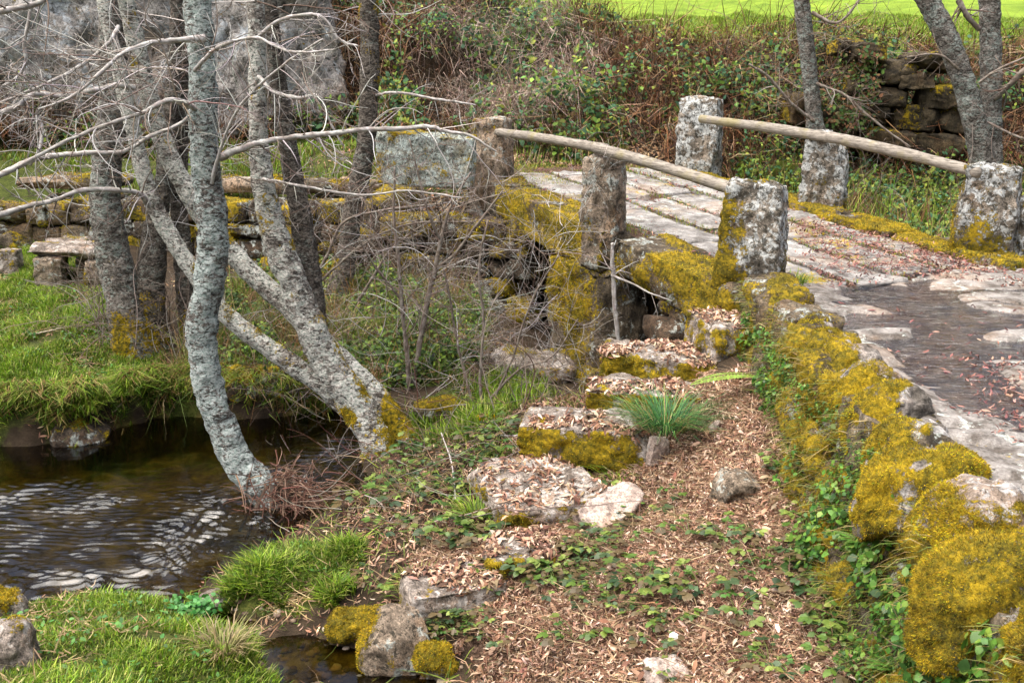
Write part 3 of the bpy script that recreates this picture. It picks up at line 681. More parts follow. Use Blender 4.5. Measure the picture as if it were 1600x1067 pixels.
def rail(parent, a, b, r0, r1, seed):
    P = catmull(np.array([a, (np.array(a) + b) / 2 + np.array([0, 0, .012]), b]), 40)
    V, Q, T = tube(P, np.linspace(r0, r1, 40) * (1 + .04 * np.sin(np.linspace(0, 9, 40) + seed)), 18, .05, seed, 9)
    o = np.concatenate([V, [P[0]]]); T = np.concatenate([T, [[(x + 1) % 18, x, len(V)] for x in range(18)]])
    mk('rail', o, [Q, T], M_WOOD, parent)
b1 = W(1180, 455, 1.45)
lr = thing('railing', tuple(b1), 'near stone post railing with two round wooden rails on the left bridge edge', 'railing')
post(lr, 1180, 458, 1.45, .86, 96, .20, 801, M_POST, .03, .22, (.06, .20, .15), fzn=3500)
post(lr, 944, 405, 0, .98, 58, .17, 802, M_POSTB, -.01, .06, (.05, .02), Y=10.65, fzn=600)
post(lr, 768, 342, 0, 1.22, 58, .17, 803, M_POSTB, 0, .06, (.05, .03), Y=13.5)
rail(lr, WY(1156, 299, 8.85), WY(930, 231, 10.78), .050, .054, 1); rail(lr, WY(946, 233, 10.84), WY(770, 206, 13.7), .052, .050, 2)
b2 = W(1550, 408, 1.47)
rr = thing('railing', tuple(b2), 'far stone post railing with wooden rails on the right bridge edge', 'railing')
post(rr, 1548, 410, 1.47, .86, 84, .2, 804, M_POST, .05, .14, (.06, .16, .28), fzn=3000)
post(rr, 1291, 336, 1.62, .90, 66, .17, 805, M_POST, .02, .12, (.05, .10), fzn=800)
post(rr, 1094, 276, 1.83, 1.0, 66, .18, 806, M_POST, .0, .14, (.02, .05))
rail(rr, WY(1096, 186, 13.9), WY(1300, 216, 11.95), .052, .058, 3); rail(rr, WY(1296, 214, 11.95), WY(1530, 270, 10.0), .062, .050, 4)
c = W(1612, 408, 1.47); rock('standing_stone', 'lichened standing stone cut by right frame edge beside last post', 'stone', (c[0], c[1] + .15, c[2] + .22), (.17, .16, .36), (0, 0, .2), 808, M_POST, 22, (.05, .1), rnd=.3, a1=.12, cuts=5, taper=.3)

# ------------------------------------------------------------------ steps and loose stones on the slope
def step(label, px, py, z, wx_, dy, hz, rz, seed, moss=(.1, .0, .15), fzn=2500, mat=None, tilt=(.05, 0), name='stone_step', cat='step', group='rough stone steps', **k):
    c = W(px, py, z); c[2] += .018; z += .018; kw = dict(rnd=.10, a1=.085, a2=.014, cuts=5, swell=.02); kw.update(k)
    return rock(name, label, cat, (c[0], c[1], z - hz), (wx_, dy, hz), (tilt[0], tilt[1], rz), seed, mat or M_STEP, 28, moss, fzn, group, **kw)
STEPS = []
STEPS.append(step('top mossy stone step with dry grass, tucked against the causeway wall', 1145, 500, 1.28, .27, .30, .20, .3, 820, (.12, -.1, .3, .5)))
STEPS.append(step('leafy stone step with green mossy front edge, just behind the curling fern', 1062, 553, 1.04, .32, .26, .15, -.30, 821, (.12, -.25, .3, .75)))
STEPS.append(step('small leaf covered step at the foot of the bridge pier', 985, 545, 1.02, .2, .22, .13, -.2, 822, (.12, -.1, .3, .6), 1500))
STEPS.append(step('narrow stone step with moss on its left end, behind the grass tuft', 1010, 605, .90, .42, .2, .11, -.22, 823, (.10, -.2, .3, .6)))
STEPS.append(step('broad pale stone step strewn with dead leaves, left of the grass tuft', 920, 655, .76, .46, .26, .13, -.26, 824, (.08, -.2, .35, .55), 3200))
STEPS.append(step('wide lower stone step buried in leaves with grey front rim', 838, 752, .52, .36, .40, .09, .35, 825, (.02, -.2, .15, .6), 1600))
STEPS.append(step('low pale step with moss on left corner, below the wide leafy step', 812, 855, .45, .20, .17, .09, .2, 826, (.12, -.05, .3, .2), 1200))
STEPS.append(step('bottom step half buried in leaves above the round boulder', 715, 905, .35, .30, .17, .09, .35, 827, (.05, .04, .05), 400))
LG = 'loose stones in the leaf litter'
def loose(label, px, py, half, rot, seed, mat, moss=None, fzn=0, up=0., name='stone', cat='stone', group=LG, **k):
    p = hit(px, py); kw = dict(rnd=.45, a1=.13, a2=.012, cuts=5, swell=.02); kw.update(k)
    return rock(name, label, cat, (p[0], p[1], p[2] + up - (half[2] * .25 if cat == 'stone' or 'boulder' not in label else 0)), half, rot, seed, mat, 26, moss, fzn, group, **kw)
loose('smooth pinkish flat slab lying bare in the brown leaves', 955, 815, (.25, .14, .06), (.30, -.15, .75), 830, M_PINK, None, 0, .095, rnd=.25)
loose('small upright grey stone just below the grass tuft', 1026, 725, (.07, .06, .11), (.2, .1, .3), 831, M_PINK, None, 0, .10)
loose('brown weathered rock poking out of leaves near the causeway wall', 1152, 775, (.13, .11, .12), (.2, .3, .4), 832, M_POSTB, (.0, .1), 200, .04)
loose('grey stone half hidden in leaves at the bottom frame edge', 1042, 1058, (.10, .09, .07), (0, 0, .3), 833, M_PINK, None, 0, .02)
loose('small pale chip of stone beside the fern among leaves', 1118, 672, (.035, .03, .05), (.3, .2, .3), 834, M_PINK, None, 0, .01)
loose('round tan boulder with moss on its left side at the rivulet edge', 618, 1030, (.185, .16, .19), (0, 0, .2), 835, M_POSTB, (-.1, 0, .7), 4200, .09, 'boulder', 'boulder', None, rnd=.75, a1=.08)
loose('low moss cushioned stone just left of the round boulder', 550, 985, (.13, .10, .06), (0, 0, .1), 836, M_WALL, (.7, .2), 4200, .02, 'boulder', 'boulder', None, rnd=.8)
loose('small yellow mossy stone just right of the round boulder', 680, 1045, (.085, .08, .08), (0, 0, .1), 837, M_WALL, (.75, .2), 3800, .03, 'boulder', 'boulder', None, rnd=.8)
loose('grey lichened rock cut by the lower left frame corner', 12, 1035, (.13, .13, .17), (0, 0, .3), 838, M_STEP, (.0, .1), 400, .06, 'boulder', 'boulder', None, rnd=.5)
loose('moss capped rock at the left edge by the rippled water', 2, 958, (.13, .12, .10), (0, 0, .3), 839, M_STEP, (.2, .5), 2500, .04, 'boulder', 'boulder', None, rnd=.6)
loose('wet pale boulder under the far left bank at the waterline', 125, 685, (.22, .2, .10), (.1, .1, .3), 840, M_DARK, (.1, .1), 600, .0, 'boulder', 'boulder', None, rnd=.6)
loose('long flat grey rock lying on the bank under the bridge', 830, 585, (.42, .22, .12), (.1, .15, .2), 841, M_STEP, (.12, .15), 1500, .12, 'boulder', 'boulder', None, rnd=.4)
loose('reddish rock at the water behind the leaning trunks', 395, 600, (.35, .2, .12), (.1, 0, .2), 842, M_DARK, (.15, .15), 800, .06, 'boulder', 'boulder', None)
loose('mossy stump like stone at the foot of the slim straight trunk', 530, 446, (.19, .16, .2), (0, 0, .1), 846, M_WALL, (.75, .2), 3500, .12, 'boulder', 'boulder', None, rnd=.7)
loose('mossy rock sill right of the forked trunk base', 700, 648, (.30, .14, .09), (.1, 0, .2), 843, M_WALL, (.4, .3), 2500, .06, 'boulder', 'boulder', None)
loose('pale wet rock beside the small outflow of the stream', 345, 938, (.12, .09, .035), (.1, 0, .2), 844, M_STEP, (.0, .0), 0, .02, 'boulder', 'boulder', None)
loose('flat brown stone in the shallow outflow by the grassy near bank', 245, 925, (.20, .10, .035), (.05, 0, -.1), 845, M_POSTB, (.1, .1), 0, .01, 'boulder', 'boulder', None)

pa = Acc(); xs = rng.uniform(-2.4, .5, 1500); ys = rng.uniform(4.4, 6.6, 1500); q = polysd(xs, ys, RIL) > -.02
for x, y in zip(xs[q], ys[q]):
    r_ = rng.uniform(.006, .03); V, Q = cubegrid(2); V = unit(V) * np.array([r_ * rng.uniform(.7, 1.5), r_, r_ * .6]) @ rotm(0, 0, rng.uniform(0, 3)).T * rng.uniform(.85, 1.15, (len(V), 1)) + np.array([x, y, float(H(x, y)) + r_ * .15])
    pa.add(V, Q, Col=np.repeat(cvar(1, ((.10, .07, .045), (.18, .14, .10), (.22, .18, .14), (.06, .05, .03)), .2), len(V), 0))
tag(pa.build('gravel', M_TWIGC), 'wet brown pebbles on the bed of the rivulet', 'gravel', kind='stuff')
# picnic table and stools of stone on the far left lawn
tb = W(95, 432, .86); tt = thing('stone_table', tuple(tb), 'rough stone slab table on the grassy far bank behind bare branches', 'table')
cT = W(98, 388, 1.24) + np.array([0, .25, 0])
V, Q, mo = stone((cT[0], cT[1], 1.20), (.40, .34, .055), (0, .02, .05), 850, 20, .2, .08, .012, 4, (.0, .1)); mk('tabletop', V, Q, M_STEP, tt, attrs={'moss': mo})
for dx in (-.22, .18):
    V, Q, mo = stone((cT[0] + dx, cT[1] + .03, .97), (.10, .2, .22), (0, 0, 0), 851 + int(dx * 10), 12, .2, .1, .012, 4, (.1, 0)); mk('leg', V, Q, M_WALL, tt, attrs={'moss': mo})
SG = 'stone block stools round the table'
def stool(lb, px, py, z, hw, hz, seed):
    p = hit(px, py); V, Q, mo = stone((p[0], p[1] + hw, p[2] + hz - .04), (hw, hw, hz), (0, .03, .2), seed, 18, .2, .1, .012, 4, (.15, .0, .2), taper=.05)
    tag(mk('stool', V, Q, M_STEP if seed == 861 else M_POSTB, None, tuple(p), {'moss': mo}), lb, 'stool', SG)
stool('grey stone block stool cut by the left frame edge', 12, 432, .86, .12, .17, 861)
stool('mossy brown stone block stool standing in front of the stone table', 72, 456, .82, .16, .20, 862)
stool('tan stone block stool at the right end of the stone table', 146, 452, .82, .11, .17, 863)
for lb, px, py, h, sd in (('mossy tumbled stone on the lawn behind the stone table', 28, 385, (.32, .2, .17), 864), ('flat pale stone lying behind the stone table', 118, 384, (.2, .14, .06), 865), ('rounded pale stone on the lawn below the track wall', 95, 325, (.16, .14, .14), 866)):
    loose(lb, px, py, h, (0, 0, .2), sd, M_STEP if sd != 864 else M_WALL, (.25, .2), 900, .06, 'boulder', 'boulder', None)

# far rock faces, left, and the ruined wall, right
def cliff(lb, px, py, Y, half, rot, seed):
    c = WY(px, py, Y); rock('rock_outcrop', lb, 'rock', tuple(c), half, rot, seed, M_CLIFF, 48, (-.1, .25), 0, None, rnd=.35, a1=.16, a2=.05, cuts=7, f1=1.8)
cliff('huge smooth grey rock face behind the upper left branches', 130, 40, 17.4, (1.7, 1.0, 1.6), (0, .1, .2), 870)
cliff('tall brown and grey rock face behind the pale leaning trunk', 430, 70, 17.2, (1.05, .9, 1.7), (0, -.15, .1), 871)
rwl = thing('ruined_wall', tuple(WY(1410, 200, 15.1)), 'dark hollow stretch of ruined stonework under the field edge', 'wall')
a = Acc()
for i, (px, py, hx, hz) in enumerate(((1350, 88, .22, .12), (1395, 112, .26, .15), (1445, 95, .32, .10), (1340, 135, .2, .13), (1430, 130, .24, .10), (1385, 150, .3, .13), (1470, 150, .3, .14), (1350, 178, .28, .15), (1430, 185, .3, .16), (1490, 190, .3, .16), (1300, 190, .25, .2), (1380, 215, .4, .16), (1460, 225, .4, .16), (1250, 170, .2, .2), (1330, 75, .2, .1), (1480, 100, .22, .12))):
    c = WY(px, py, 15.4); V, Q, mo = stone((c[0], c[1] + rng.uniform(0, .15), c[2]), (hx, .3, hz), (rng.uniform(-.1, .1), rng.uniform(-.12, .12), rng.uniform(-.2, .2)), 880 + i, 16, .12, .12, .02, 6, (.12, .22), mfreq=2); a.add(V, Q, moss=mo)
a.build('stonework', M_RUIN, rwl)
RUIN = a

# ------------------------------------------------------------------ trees
TWC = ((.34, .325, .31), (.46, .445, .43), (.24, .21, .19), (.17, .125, .10))
TWB = ((.13, .10, .08), (.20, .16, .13), (.26, .23, .20), (.10, .065, .05))
def tw_col(n, cols): return np.repeat(cvar(1, cols, .15), n, 0)
def grow(acc, p, d, L, r, depth, cols, wig=.22, grav=-.02, up=0., ns=4, spacing=.09):
    """one crooked twig and its side twigs"""
    n = max(4, int(L / .07) + 2); P = [np.array(p, float)]; d = unit(d); k = np.array([0, 0, 0.])
    for i in range(n - 1):
        k = .55 * k + rng.normal(0, wig, 3); d = unit(d + k * .5 + np.array([0, 0, grav + up * i / n])); P.append(P[-1] + d * L / (n - 1))
    P = np.array(P); V, Q, T = tube(P, np.linspace(r, max(r * .35, .0011), n), ns)
    acc.add(V, Q, T, Col=tw_col(len(V), cols))
    if depth > 0:
        m = int(L / spacing * rng.uniform(.6, 1.1)); sd = 1
        for j in range(m):
            f = rng.uniform(.12, .97); i = min(int(f * (n - 1)), n - 2); q = P[i] + (P[i + 1] - P[i]) * (f * (n - 1) - i); dd = unit(P[i + 1] - P[i])
            s = unit(np.cross(dd, rng.normal(size=3))); sd = -sd
            grow(acc, q, dd * rng.uniform(.35, .9) + s * .8, L * rng.uniform(.22, .5) * (1.15 - f * .6), r * .5 * (1.1 - f * .4), depth - 1, cols, wig, grav, up, 3, spacing)
def stem(parent, name, pts, mat, moss=None, ns=22, rough=.10, seed=0, ext=None, step_=.035, fzacc=None, fzn=0):
    P = np.array([WY(px, py, Y) for px, py, Y, r in pts]); rd = np.array([r * pxm(Y) for px, py, Y, r in pts])
    if ext is not None: P = np.concatenate([P, [P[-1] + np.array(ext)]]); rd = np.append(rd, rd[-1] * .7)
    L = np.linalg.norm(np.diff(P, axis=0), axis=1).sum(); n = max(8, int(L / step_)); C_ = catmull(P, n); rr = catmull(np.stack([rd] * 3, 1), n)[:, 0]
    V, Q, T = tube(C_, rr, ns, rough, seed, 22)
    mo = np.zeros(len(V))
    if moss:                               # moss on the foot and on top of leaning stems
        top, amt = moss; N = unit(V - np.concatenate([np.repeat(C_, ns, 0), C_[-1:]])); mo = np.clip(sstep(top + .5, top - .45, V[:, 2]) * amt + .35 * N[:, 2] * amt + .7 * fbm(V, 5, 4, seed + 2) * amt, 0, 1)
    o = mk(name, V, [Q, T], mat, parent, attrs={'moss': mo})
    if fzacc is not None and fzn:
        X_, _, T_, A_ = fuzz(V, Q, mo, fzn, .022, .006, seed)
        if T_ is not None: fzacc.add(X_, None, T_, **A_)
    return C_, rr
def branch(acc, pts, cols, twigs=1., tl=.45, depth=1, grav=-.02, mat_r=1., first=.1):
    P = np.array([WY(px, py, Y) for px, py, Y, r in pts]); rd = np.array([r * .72 * pxm(Y) for px, py, Y, r in pts])
    L = np.linalg.norm(np.diff(P, axis=0), axis=1).sum(); n = max(6, int(L / .03)); C_ = catmull(P, n)
    C_[1:] += np.cumsum(rng.normal(0, .0016, (n - 1, 3)), 0); rr = catmull(np.stack([rd] * 3, 1), n)[:, 0]
    V, Q, T = tube(C_, rr, 7, .18, 3, 40); acc.add(V, Q, T, Col=np.clip(cvar(len(V), (cols[0], cols[1], cols[2]), .1), 0, 1))
    for k in range(int(L * 15 * twigs)):
        i = int(rng.uniform(first, .99) * (n - 2)); d = unit(C_[i + 1] - C_[i]); s = unit(np.cross(d, rng.normal(size=3)))
        grow(acc, C_[i], d * .6 + s, tl * rng.uniform(.3, 1.2), max(.0015, rr[i] * .33), depth, cols, grav=grav)
    return C_, rr
def rb(acc, p, d, L, r, cols, depth=2, **k): grow(acc, p, d, L, r, depth, cols, **k)

# the forked clump standing in the water's edge
t1 = thing('tree', WY(430, 800, 7.83), 'grey lichen spotted bent trunk rooted at the water in the foreground', 'tree', 'bare riverside trees'); mf = Acc()
C1, r1 = stem(t1, 'trunk', [(440, 815, 7.8, 31.7), (412, 765, 7.83, 27.3), (378, 730, 7.87, 25.5), (348, 670, 7.9, 23.8), (326, 600, 7.92, 22.9), (315, 520, 7.94, 22.9), (328, 430, 7.96, 23.8), (333, 370, 7.98, 22.9), (326, 300, 8.0, 22.0), (318, 200, 8.0, 21.1), (316, 100, 8.0, 20.2), (308, 0, 8.0, 19.4), (300, -120, 8.0, 17.6)], M_BARKL, None, 30, .13, 11, (.0, .1, 1.2), .02)
tw = Acc()
branch(tw, [(343, 247, 7.95, 8), (372, 234, 7.9, 7), (420, 219, 7.86, 6), (470, 211, 7.85, 5.5), (520, 205, 7.85, 5), (565, 200, 7.85, 5), (610, 198, 7.85, 5), (665, 193, 7.85, 4.5), (690, 200, 7.85, 4), (728, 207, 7.85, 3), (770, 232, 7.85, 2)], TWC, .9, .55, 1)
branch(tw, [(310, 172, 7.95, 7), (285, 160, 7.8, 6), (262, 158, 7.7, 5.5), (230, 172, 7.65, 5), (205, 180, 7.6, 4.5), (150, 200, 7.5, 4), (95, 225, 7.4, 4), (30, 260, 7.3, 3)], TWC, 1.3, .6, 2)
branch(tw, [(320, 60, 7.9, 7), (280, 62, 7.8, 6), (235, 66, 7.7, 5), (190, 82, 7.6, 4.5), (160, 110, 7.5, 4), (110, 150, 7.4, 3), (60, 170, 7.4, 2)], TWC, 1.3, .6, 2)
branch(tw, [(326, 300, 7.95, 4), (350, 210, 7.8, 3.5), (385, 150, 7.7, 3), (440, 100, 7.6, 2.5), (500, 60, 7.5, 2)], TWC, 1.0, .5, 2)
branch(tw, [(305, 110, 7.9, 5), (340, 75, 7.6, 4), (400, 60, 7.4, 3), (455, 80, 7.3, 2.5), (520, 75, 7.2, 2)], TWC, 1.2, .5, 2)
mk('branches', np.concatenate(tw.V), tw.faces(), M_TWIGC, t1, attrs={'Col': np.concatenate(tw.A['Col'])})
rt = Acc()                                # torn root mat at the foot
b0 = WY(432, 775, 7.8); b0[2] = .0
for i in range(420):
    p = b0 + np.array([rng.normal(.10, .14), rng.normal(-.06, .09), abs(rng.normal(0, .13))]); grow(rt, p, rng.normal(0, 1, 3) * np.array([.8, .5, .4]) + np.array([.3, -.25, -.15]), rng.uniform(.10, .38), rng.uniform(.0018, .006), 0, ((.085, .045, .03), (.17, .09, .06), (.26, .17, .12), (.12, .05, .035)), .3, -.05)
for i in range(8):
    a_ = i / 8 * 6.28; P = catmull([b0 + np.array([.07 * math.cos(a_), .06 * math.sin(a_), .16]), b0 + np.array([.16 * math.cos(a_), .12 * math.sin(a_), .03]), b0 + np.array([.3 * math.cos(a_), .22 * math.sin(a_), -.24])], 10); V, Q, T = tube(P, np.linspace(.04, .012, 10), 8, .2, i, 20); rt.add(V, Q, T, Col=tw_col(len(V), ((.10, .08, .06), (.15, .11, .085))))
mk('roots', np.concatenate(rt.V), rt.faces(), M_TWIGC, t1, attrs={'Col': np.concatenate(rt.A['Col'])})

t2 = thing('tree', WY(590, 715, 8.7), 'pale forked birch like trunk leaning left from a mossy foot', 'tree', 'bare riverside trees'); mf = Acc()
C2, r2 = stem(t2, 'trunk', [(602, 740, 8.62, 34.0), (588, 690, 8.68, 27.4), (560, 640, 8.75, 25.2), (528, 590, 8.8, 24.4), (498, 540, 8.85, 24.4), (474, 480, 8.9, 23.7), (446, 410, 8.95, 22.2), (422, 340, 9.0, 19.2), (408, 260, 9.0, 16.3), (403, 170, 9.0, 14.1), (402, 80, 9.0, 13.3), (398, -20, 9.0, 12.6), (394, -130, 9, 11.1)], M_BARKW, (.32, .95), 28, .10, 21, (-.05, .1, 1.2), .022, mf, 3500)
stem(t2, 'stem', [(500, 560, 8.95, 16.0), (492, 500, 9.05, 17.6), (482, 420, 9.15, 17.6), (468, 330, 9.2, 16.0), (452, 240, 9.25, 14.4), (436, 140, 9.3, 12.8), (424, 40, 9.3, 12.0), (415, -90, 9.3, 10.4)], M_BARKD, None, 18, .08, 22, (0, 0, 1), .03)
stem(t2, 'stem', [(640, 740, 8.7, 27.9), (632, 690, 8.8, 22.1), (604, 640, 8.9, 18.9), (560, 588, 9.0, 17.2), (500, 530, 9.15, 16.4), (440, 470, 9.3, 15.6), (385, 420, 9.4, 15.6), (345, 375, 9.45, 15.6), (300, 310, 9.45, 15.6), (262, 240, 9.45, 14.8), (238, 170, 9.45, 13.9), (215, 80, 9.45, 13.1), (196, -10, 9.4, 12.3), (180, -120, 9.4, 10.7)], M_BARKW, (.38, .8), 20, .09, 23, (-.1, 0, 1), .026, mf, 1800)
stem(t2, 'stem', [(560, 650, 8.85, 18.9), (510, 606, 8.9, 16.3), (455, 568, 8.95, 15.5), (400, 530, 9.0, 14.6), (350, 488, 9.05, 13.8), (312, 440, 9.1, 12.9), (280, 390, 9.15, 12.9), (250, 340, 9.2, 12.9), (230, 290, 9.2, 12.0), (212, 220, 9.2, 11.2), (190, 130, 9.2, 10.3), (165, 20, 9.2, 9.5), (150, -90, 9.2, 7.7)], M_BARKW, (-.5, .55), 18, .09, 24, (-.1, 0, .8), .026, mf, 900)
tag(mk('moss', np.concatenate(mf.V), mf.faces(), M_MOSSF, t2, attrs={'Col': np.concatenate(mf.A['Col'])}), kind='stuff')
tw = Acc()
branch(tw, [(232, 322, 9.1, 7), (218, 303, 9.0, 6), (190, 297, 8.9, 5.5), (130, 297, 8.8, 5), (82, 313, 8.7, 5), (40, 322, 8.6, 6), (0, 335, 8.5, 7), (-60, 350, 8.4, 7)], TWC, .8, .4, 1)
branch(tw, [(330, 140, 8.6, 3), (290, 185, 8.5, 3.5), (235, 212, 8.4, 4), (190, 236, 8.3, 4.5), (130, 238, 8.2, 5.5), (60, 246, 8.1, 6), (0, 270, 8.0, 7), (-60, 292, 7.9, 7)], TWC, .9, .45, 1)
branch(tw, [(210, 138, 9.0, 6), (185, 133, 8.9, 6), (150, 140, 8.8, 6), (100, 150, 8.7, 6), (55, 148, 8.6, 6), (20, 172, 8.5, 6), (-40, 185, 8.4, 6)], TWC, 1.1, .5, 2)
branch(tw, [(62, 168, 8.6, 4), (58, 180, 8.6, 4), (66, 200, 8.6, 4), (62, 235, 8.5, 3.5), (48, 258, 8.5, 3)], TWC, .8, .3, 1)
branch(tw, [(185, 42, 9.0, 4), (176, 60, 8.9, 4), (162, 76, 8.9, 4), (120, 105, 8.8, 3.5), (70, 130, 8.7, 3), (0, 160, 8.6, 3)], TWC, 1.2, .5, 2)
branch(tw, [(90, -20, 8.6, 6), (60, 5, 8.5, 6), (0, 20, 8.4, 7), (-50, 32, 8.4, 8)], TWC, 1.2, .5, 2)
branch(tw, [(52, -5, 8.9, 4), (45, 30, 8.9, 4), (38, 70, 8.9, 3.5), (40, 95, 8.9, 3.5), (28, 118, 8.9, 3), (0, 136, 8.8, 3)], TWC, 1.2, .5, 2)
branch(tw, [(404, 120, 8.9, 4), (430, 145, 8.7, 4), (470, 155, 8.6, 3.5), (500, 152, 8.5, 3), (515, 190, 8.5, 2.5), (535, 230, 8.5, 2)], TWC, 1., .4, 2)
branch(tw, [(400, 60, 8.9, 4), (440, 30, 8.7, 4), (500, 24, 8.5, 3.5), (530, 60, 8.5, 3), (560, 70, 8.5, 2)], TWC, 1.2, .4, 2)
branch(tw, [(410, 280, 8.9, 3), (470, 290, 8.6, 3), (560, 300, 8.5, 2.5), (640, 290, 8.4, 2), (720, 300, 8.3, 2)], TWC, .9, .5, 2)
for i in range(80):
    px, py = rng.uniform(-40, 560), rng.uniform(-60, 230) * (1 if i % 3 else 1.4); Yy = rng.uniform(8, 9.6)
    rb(tw, WY(px, py, Yy), rng.normal(0, 1, 3) * np.array([1, .5, .5]) + np.array([-.3, 0, -.1]), rng.uniform(.4, 1.1), rng.uniform(.0028, .006), TWC if i % 3 else TWB, 2 if i % 3 == 0 else 1)
mk('branches', np.concatenate(tw.V), tw.faces(), M_TWIGC, t2, attrs={'Col': np.concatenate(tw.A['Col'])})

def simple_tree(label, base, stems, mat, branches=(), seed=0, moss=None, rand=0, box=None, fzn=0, cols=TWC):
    t = thing('tree', base, label, 'tree', 'bare riverside trees'); f = Acc()
    for i, s in enumerate(stems): stem(t, 'trunk' if i == 0 else 'stem', s, mat if not isinstance(mat, list) else mat[i], moss, 20, .09, seed + i, (.0, .0, 1.2), .03, f, fzn)
    if f.V: tag(mk('moss', np.concatenate(f.V), f.faces(), M_MOSSF, t, attrs={'Col': np.concatenate(f.A['Col'])}), kind='stuff')
    a = Acc()
    for b in branches: branch(a, b, cols, 1., .45, 1)
    for i in range(rand):
        s = stems[i % len(stems)]; k = rng.integers(len(s) // 3, len(s) - 1); f = rng.random(); px, py, Yy, r = [s[k][q] * (1 - f) + s[k + 1][q] * f for q in range(4)]
        rb(a, WY(px, py, Yy), rng.normal(0, 1, 3) * np.array([1, .6, .4]), rng.uniform(.5, 1.3), rng.uniform(.004, .009), cols, 2)
    if a.V: mk('branches', np.concatenate(a.V), a.faces(), M_TWIGC, t, attrs={'Col': np.concatenate(a.A['Col'])})
    return t
simple_tree('dark mossy trunk with brush round its foot on the left bank', WY(200, 540, 10.6), [[(212, 560, 10.5, 34), (195, 480, 10.55, 29), (178, 400, 10.6, 25), (166, 320, 10.6, 23), (168, 240, 10.6, 22), (178, 160, 10.6, 21), (176, 60, 10.6, 19), (168, -50, 10.6, 17)],
            [(240, 570, 10.6, 26), (234, 480, 10.65, 24), (238, 400, 10.7, 20), (250, 310, 10.7, 14), (262, 220, 10.7, 11), (272, 110, 10.7, 10), (276, -40, 10.7, 9)], [(300, 560, 10.9, 16), (290, 440, 10.9, 15), (280, 330, 10.9, 13), (282, 220, 10.9, 12), (290, 110, 10.9, 11), (300, -40, 10.9, 9)]], [M_BARKG, M_BARKD, M_BARKD], [], 41, (.95, .55), 22, fzn=1200)
simple_tree('slim straight grey trunk with mossy foot beside the dark culvert', WY(528, 470, 12.4), [[(526, 480, 12.3, 26), (533, 440, 12.35, 18), (541, 400, 12.4, 16), (550, 340, 12.4, 15), (560, 290, 12.4, 15), (570, 240, 12.4, 15), (576, 170, 12.4, 14), (578, 90, 12.4, 14), (576, 0, 12.4, 13), (574, -90, 12.4, 12)]], M_BARKD,
            [[(577, 152, 12.4, 3), (620, 145, 12.2, 3), (680, 155, 12.1, 2.5), (740, 165, 12, 2)]], 45, (.72, 1.0), 8, fzn=2500)
simple_tree('single slim trunk behind the middle post of the far railing', WY(1300, 240, 15.0), [[(1296, 260, 14.9, 15.6), (1275, 200, 15, 13.1), (1268, 140, 15, 11.5), (1261, 80, 15, 11.5), (1253, 0, 15, 11.5), (1246, -80, 15, 10.7)]], M_BARKG,
            [[(1275, 130, 14.9, 3), (1320, 150, 14.8, 3), (1360, 185, 14.7, 2.5), (1420, 230, 14.6, 2)], [(1272, 190, 14.9, 4), (1235, 160, 14.8, 3), (1200, 120, 14.7, 3), (1170, 100, 14.6, 2)], [(1268, 20, 14.9, 4), (1310, 35, 14.8, 3), (1350, -10, 14.7, 2)]], 47, None, 8, cols=TWB)
simple_tree('twin stemmed grey tree forking behind the last right hand post', WY(1542, 275, 13.4), [[(1545, 290, 13.4, 24), (1546, 220, 13.45, 17), (1548, 140, 13.5, 16), (1548, 60, 13.5, 15), (1545, -20, 13.5, 15), (1542, -100, 13.5, 14)],
            [(1540, 285, 13.35, 20), (1528, 215, 13.3, 17), (1512, 150, 13.3, 16), (1494, 95, 13.3, 16), (1470, 40, 13.3, 16), (1438, -15, 13.3, 15), (1400, -80, 13.3, 13)]], M_BARKG,
            [[(1630, 90, 13.2, 8), (1600, 112, 13.2, 7), (1575, 135, 13.3, 6), (1553, 155, 13.4, 5)], [(1497, 0, 13.3, 6), (1510, 25, 13.3, 5.5), (1530, 48, 13.4, 5)], [(1500, 110, 13.2, 3), (1470, 88, 13.1, 2.5), (1420, 90, 13, 2)], [(1540, 190, 13.3, 2.5), (1590, 215, 13.1, 2.5), (1640, 230, 13, 2)], [(1530, 130, 13.2, 2.5), (1560, 108, 13.1, 2.5), (1620, 80, 13, 2)]], 49, None, 8, cols=TWB)

# saplings and bare shrubs in front of the bridge
def shrub(label, pts_list, cols, dens=1., tl=.5, group='leafless saplings and shrubs', name='sapling', cat='shrub', rnd_=0, box=None, depth=2):
    b = WY(*pts_list[0][0][:3]); t = thing(name, b, label, cat, group); a = Acc()
    for p in pts_list: branch(a, p, cols, dens, tl, depth, grav=.0, first=.25)
    for i in range(rnd_):
        px, py, Yy = rng.uniform(*box[0]), rng.uniform(*box[1]), rng.uniform(*box[2])
        rb(a, WY(px, py, Yy), rng.normal(0, 1, 3) * np.array([1, .5, .6]), rng.uniform(.4, 1.0), rng.uniform(.0022, .0042), TWC if i % 3 else cols, 1 if i % 2 else 2)
    mk('stems', np.concatenate(a.V), a.faces(), M_TWIGC, t, attrs={'Col': np.concatenate(a.A['Col'])}); return t
shrub('slender forked pale sapling in the grass before the bridge', [[(645, 625, 10, 7), (650, 570, 10, 6.5), (660, 510, 10, 6), (672, 455, 10, 5.5), (682, 420, 10, 5), (690, 370, 10, 4), (706, 320, 10, 3), (735, 270, 10, 2)], [(683, 420, 10, 4), (715, 395, 9.9, 3.5), (750, 350, 9.8, 3), (790, 300, 9.7, 2)], [(690, 380, 10, 3), (670, 340, 9.9, 3), (655, 280, 9.9, 2), (640, 220, 9.9, 1.5)]], TWB, .9, .55)
